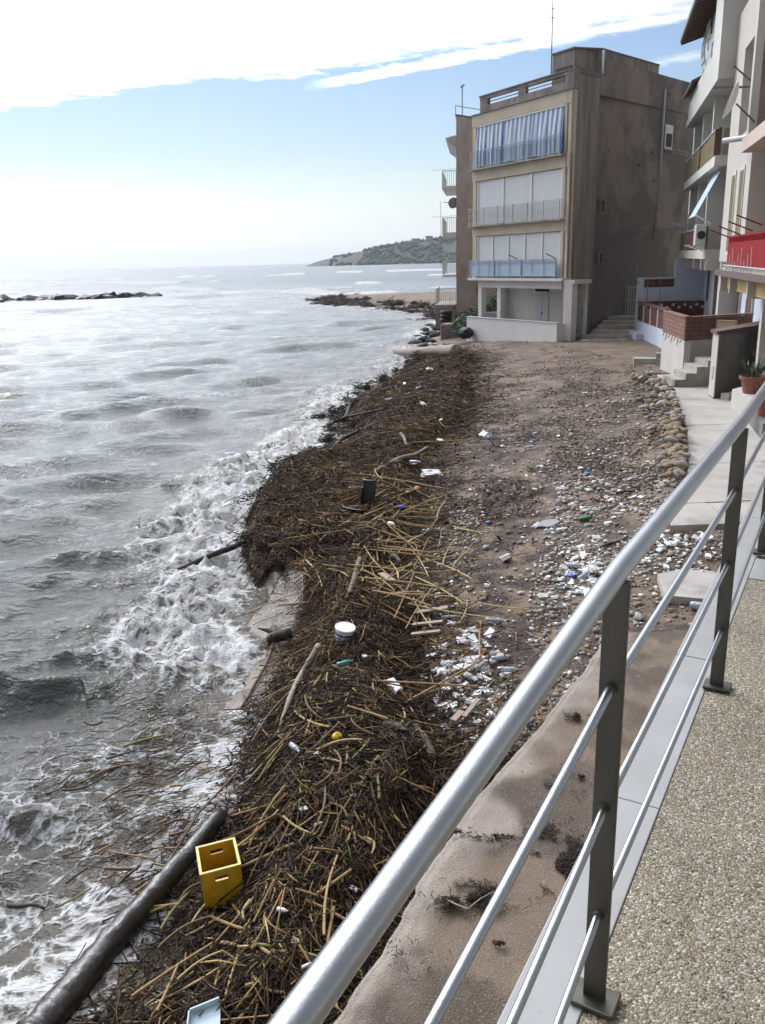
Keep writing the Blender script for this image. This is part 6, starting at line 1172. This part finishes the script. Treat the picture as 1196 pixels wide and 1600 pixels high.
b = MB(); b.prism([(-.10, -.12), (.10, -.12), (.12, .10), (-.07, .08)], 0, .012); b.prism([(-.07, .081), (.12, .101), (.12, .111), (-.07, .091)], 0, .06); b.prism([(-.11, -.12), (-.101, -.12), (-.071, .08), (-.08, .08)], 0, .06); k1 = b.build('tray', mat('pale_blue_plastic', (.42, .55, .62), .45, var=.05), None); k1.parent = t_; t_.rotation_euler = (rad(10), rad(-8), .2)
# ------------------------------------------------------------------ far things: breakwater, headland, hedge
M_ROCK = mat('dark_wet_rock', (.045, .045, .05), .55, var=.35, scale=1.2, bump=.5, bscale=4)
bw = thing('breakwater', 'low dark breakwater of boulders out in the waves on the left', 'breakwater', (-53, 157, 0))
BM = [blob(900 + k, 1, .28) for k in range(5)]
for me in BM: me.materials.append(M_ROCK)
core = MB(); npt = 40; xs_ = np.linspace(-97, -40, npt)
core.tube([(x, 148.4 + (x + 96) * .2105, -.6 + .12 * math.sin(x)) for x in xs_], [1.3 + .35 * math.sin(x * 1.7) * math.cos(x * .6) for x in xs_], 10); core.build('core', M_ROCK, bw)
for k in range(210):
    f = random.random(); x = -96 + f * 57; y = 148.6 + f * 12 + random.gauss(0, 1.3); sc = random.uniform(.8, 1.6) * (1 if f < .93 else .6)
    o = link('boulder', BM[k % 5], bw, (x + 53, y - 157, random.uniform(-.6, .15))); o.scale = (sc * 1.2, sc, sc * random.uniform(.6, .95)); o.rotation_euler = (random.uniform(-.4, .4), random.uniform(-.4, .4), random.uniform(0, 6.28))

M_HILL = mat('scrubby_hillside', (.055, .058, .05), .95, var=.35, scale=.02, coords='World', stain=[((.08, .075, .065), .012, .6, .7, .3)])
def head_h(x, y):
    # ridge rising to the right of the tip
    t = (x + 112) / 950; ridge = 72 * np.clip(t, 0, 1) ** .5 * (1 + .10 * np.sin(x / 60) + .12 * (fbm(x / 90, y / 90, 3) - .5)); prof = sstep(y, 1290, 1420) * (1 - sstep(y, 1700, 2300) * .5)
    return np.where(x > -112, ridge * prof, -3) - 2
hl = struct(link('headland', grid(np.linspace(-125, 1100, 200), np.linspace(1285, 2300, 50), head_h, 'headland', M_HILL)))
M_FARTREE = mat('far_woodland', attr='Col', rough=.95, var=.2, scale=.1)
def far_wood():
    rg = np.random.default_rng(3); n = 5000; x = rg.uniform(-70, 900, n); y = 1300 + 260 * rg.random(n) ** 1.2
    z = head_h(x, y); ico = blob(77, 1, .2, (1, 1, 1)); iv = np.array([v.co[:] for v in ico.vertices]); itf = np.array([p.vertices[:] for p in ico.polygons])
    ok = fbm(x / 40, y / 40, 2) > .38; x, y, z = x[ok], y[ok], z[ok]; n = len(x); sc = rg.uniform(2, 5, n); sc = np.where(x < -20, sc * .6, sc)
    V = (iv[None] * sc[:, None, None] * np.array([1, 1, .85])) + np.c_[x, y, z + sc * .4][:, None]; V *= 1
    Fc = (itf[None] + (np.arange(n) * len(iv))[:, None, None]).reshape(-1, 3); col = np.repeat(np.c_[.035 + .03 * rg.random(n), .05 + .03 * rg.random(n), .03 + .015 * rg.random(n)], len(iv), 0)
    return arr_mesh('woodland', V.reshape(-1, 3), Fc, M_FARTREE, False, col=col)
struct(link('woodland', far_wood()), 'stuff')
M_FARH = mat('far_white_house', (.28, .26, .24), .9, var=.1, scale=.1)
for k in range(16):
    x = 60 + k * 24 + random.uniform(-10, 10); y = random.uniform(1330, 1420); z = float(head_h(np.array([x]), np.array([y]))[0]); w = random.uniform(8, 16); h = random.uniform(4, 7)
    t_ = thing('hillside_house', 'tiny pale house among the trees on the far headland', 'house', (x, y, z), 'houses on the far headland')
    b = MB(); b.box(x - w / 2, x + w / 2, y - 5, y + 5, z - 3, z + h); b.build('wall', M_FARH, t_)
    b = MB(); b.prism([(x - w / 2 - .5, y - 5.5), (x + w / 2 + .5, y - 5.5), (x + w / 2 + .5, y + 5.5), (x - w / 2 - .5, y + 5.5)], z + h + .01, z + h + .9); b.build('roof', M_TILE, t_)
# shrub beside the porch
def shrub(name, lab, cx, cy, cz, rx, ry, rz, n, seed, col):
    t_ = thing(name, lab, 'shrub', (cx, cy, cz - rz * .3)); rg = np.random.default_rng(seed)
    u = rg.normal(size=(n, 3)); u /= np.linalg.norm(u, axis=1)[:, None]; rr = rg.random(n) ** .4; lump = 1 + .25 * np.sin(u[:, 0] * 5 + 1) * np.cos(u[:, 1] * 4)
    c = np.c_[u[:, 0] * rx, u[:, 1] * ry, np.abs(u[:, 2]) * rz] * (rr * lump)[:, None]; a = rg.normal(size=(n, 3)); a /= np.linalg.norm(a, axis=1)[:, None]; bb = np.cross(a, u); s = rg.uniform(.05, .11, n)[:, None]
    V = np.stack([c - a * s, c + bb * s * .6, c + a * s, c - bb * s * .6], 1).reshape(-1, 3) + np.array([0, 0, rz * .3]); Fc = np.arange(n * 4).reshape(-1, 4); cc = np.repeat(np.array(col) * rg.uniform(.5, 1.4, n)[:, None], 4, 0)
    link('crown', arr_mesh('crown', V, Fc, M_HEDGE, False, col=cc), t_)
    b = MB()
    for k in range(5): b.tube([np.array([cx, cy, cz - .3]), np.array([cx + rx * .5 * math.cos(k * 1.3), cy + ry * .5 * math.sin(k * 1.3), cz + rz * .5])], [.05, .015], 5)
    b.build('trunk', M_WOOD, t_)
shrub('green_shrub', 'low dark green shrub at the sea end of the white porch', 5.75, 52.0, .95, 1.3, 1.5, 1.3, 5000, 8, (.05, .085, .03))
shrub('green_shrub', 'green shrub seen through the white porch opening', 7.4, 53.5, 1.2, 1.2, 1.2, 1.9, 4000, 9, (.045, .08, .03))

# ------------------------------------------------------------------ sea air
def haze():
    b = MB(); b.box(-8200, 8200, -70, 8200, -8, 130); o = b.build('haze', None)
    m = bpy.data.materials.new('sea_haze'); m.use_nodes = True; t = m.node_tree; t.nodes.clear(); v = t.nodes.new('ShaderNodeVolumePrincipled'); v.inputs['Color'].default_value = (.84, .92, 1, 1); v.inputs['Density'].default_value = .00013; v.inputs['Anisotropy'].default_value = .15
    q = t.nodes.new('ShaderNodeOutputMaterial'); t.links.new(v.outputs[0], q.inputs['Volume']); o.data.materials.append(m); return struct(o, 'stuff')
haze()

# descriptions of the uncountable masses
LAB = {'reed_wrack': ('tangled brown reed wrack piled nearest the crate and bucket', 'tangled brown reed wrack in the middle of the shore bank', 'dark reed wrack on the far part of the shore bank'), 'floating_wrack': ('loose dark reed bits floating in the foamy wash',), 'seagrass_litter': ('fine brown sea grass shreds on the near sand', 'fine brown sea grass shreds on the far sand'), 'matted_wrack': ('matted dark plant shreds between the near reeds', 'matted dark plant shreds between the far reeds'),
       'beach_pebbles': ('mixed small pebbles on the near beach', 'mixed small pebbles on the far beach'), 'apron_seaweed': ('dark seaweed scraps on the sandy concrete apron',), 'dark_wrack': ('black tangled wrack along the water edge and the sand spit',), 'polystyrene_crumbs': ('tiny white polystyrene crumbs strewn over the beach',), 'woodland': ('dark scrubby woodland on the far headland',), 'haze': ('thin pale sea haze in the air',)}
for nm, labs in LAB.items():
    for i, lb in enumerate(labs):
        o = bpy.data.objects.get(nm if i == 0 else '%s.%03d' % (nm, i))
        if o: o['label'] = lb; o['category'] = 'haze' if nm == 'haze' else 'wood' if nm == 'woodland' else 'pebbles' if nm == 'beach_pebbles' else 'litter'
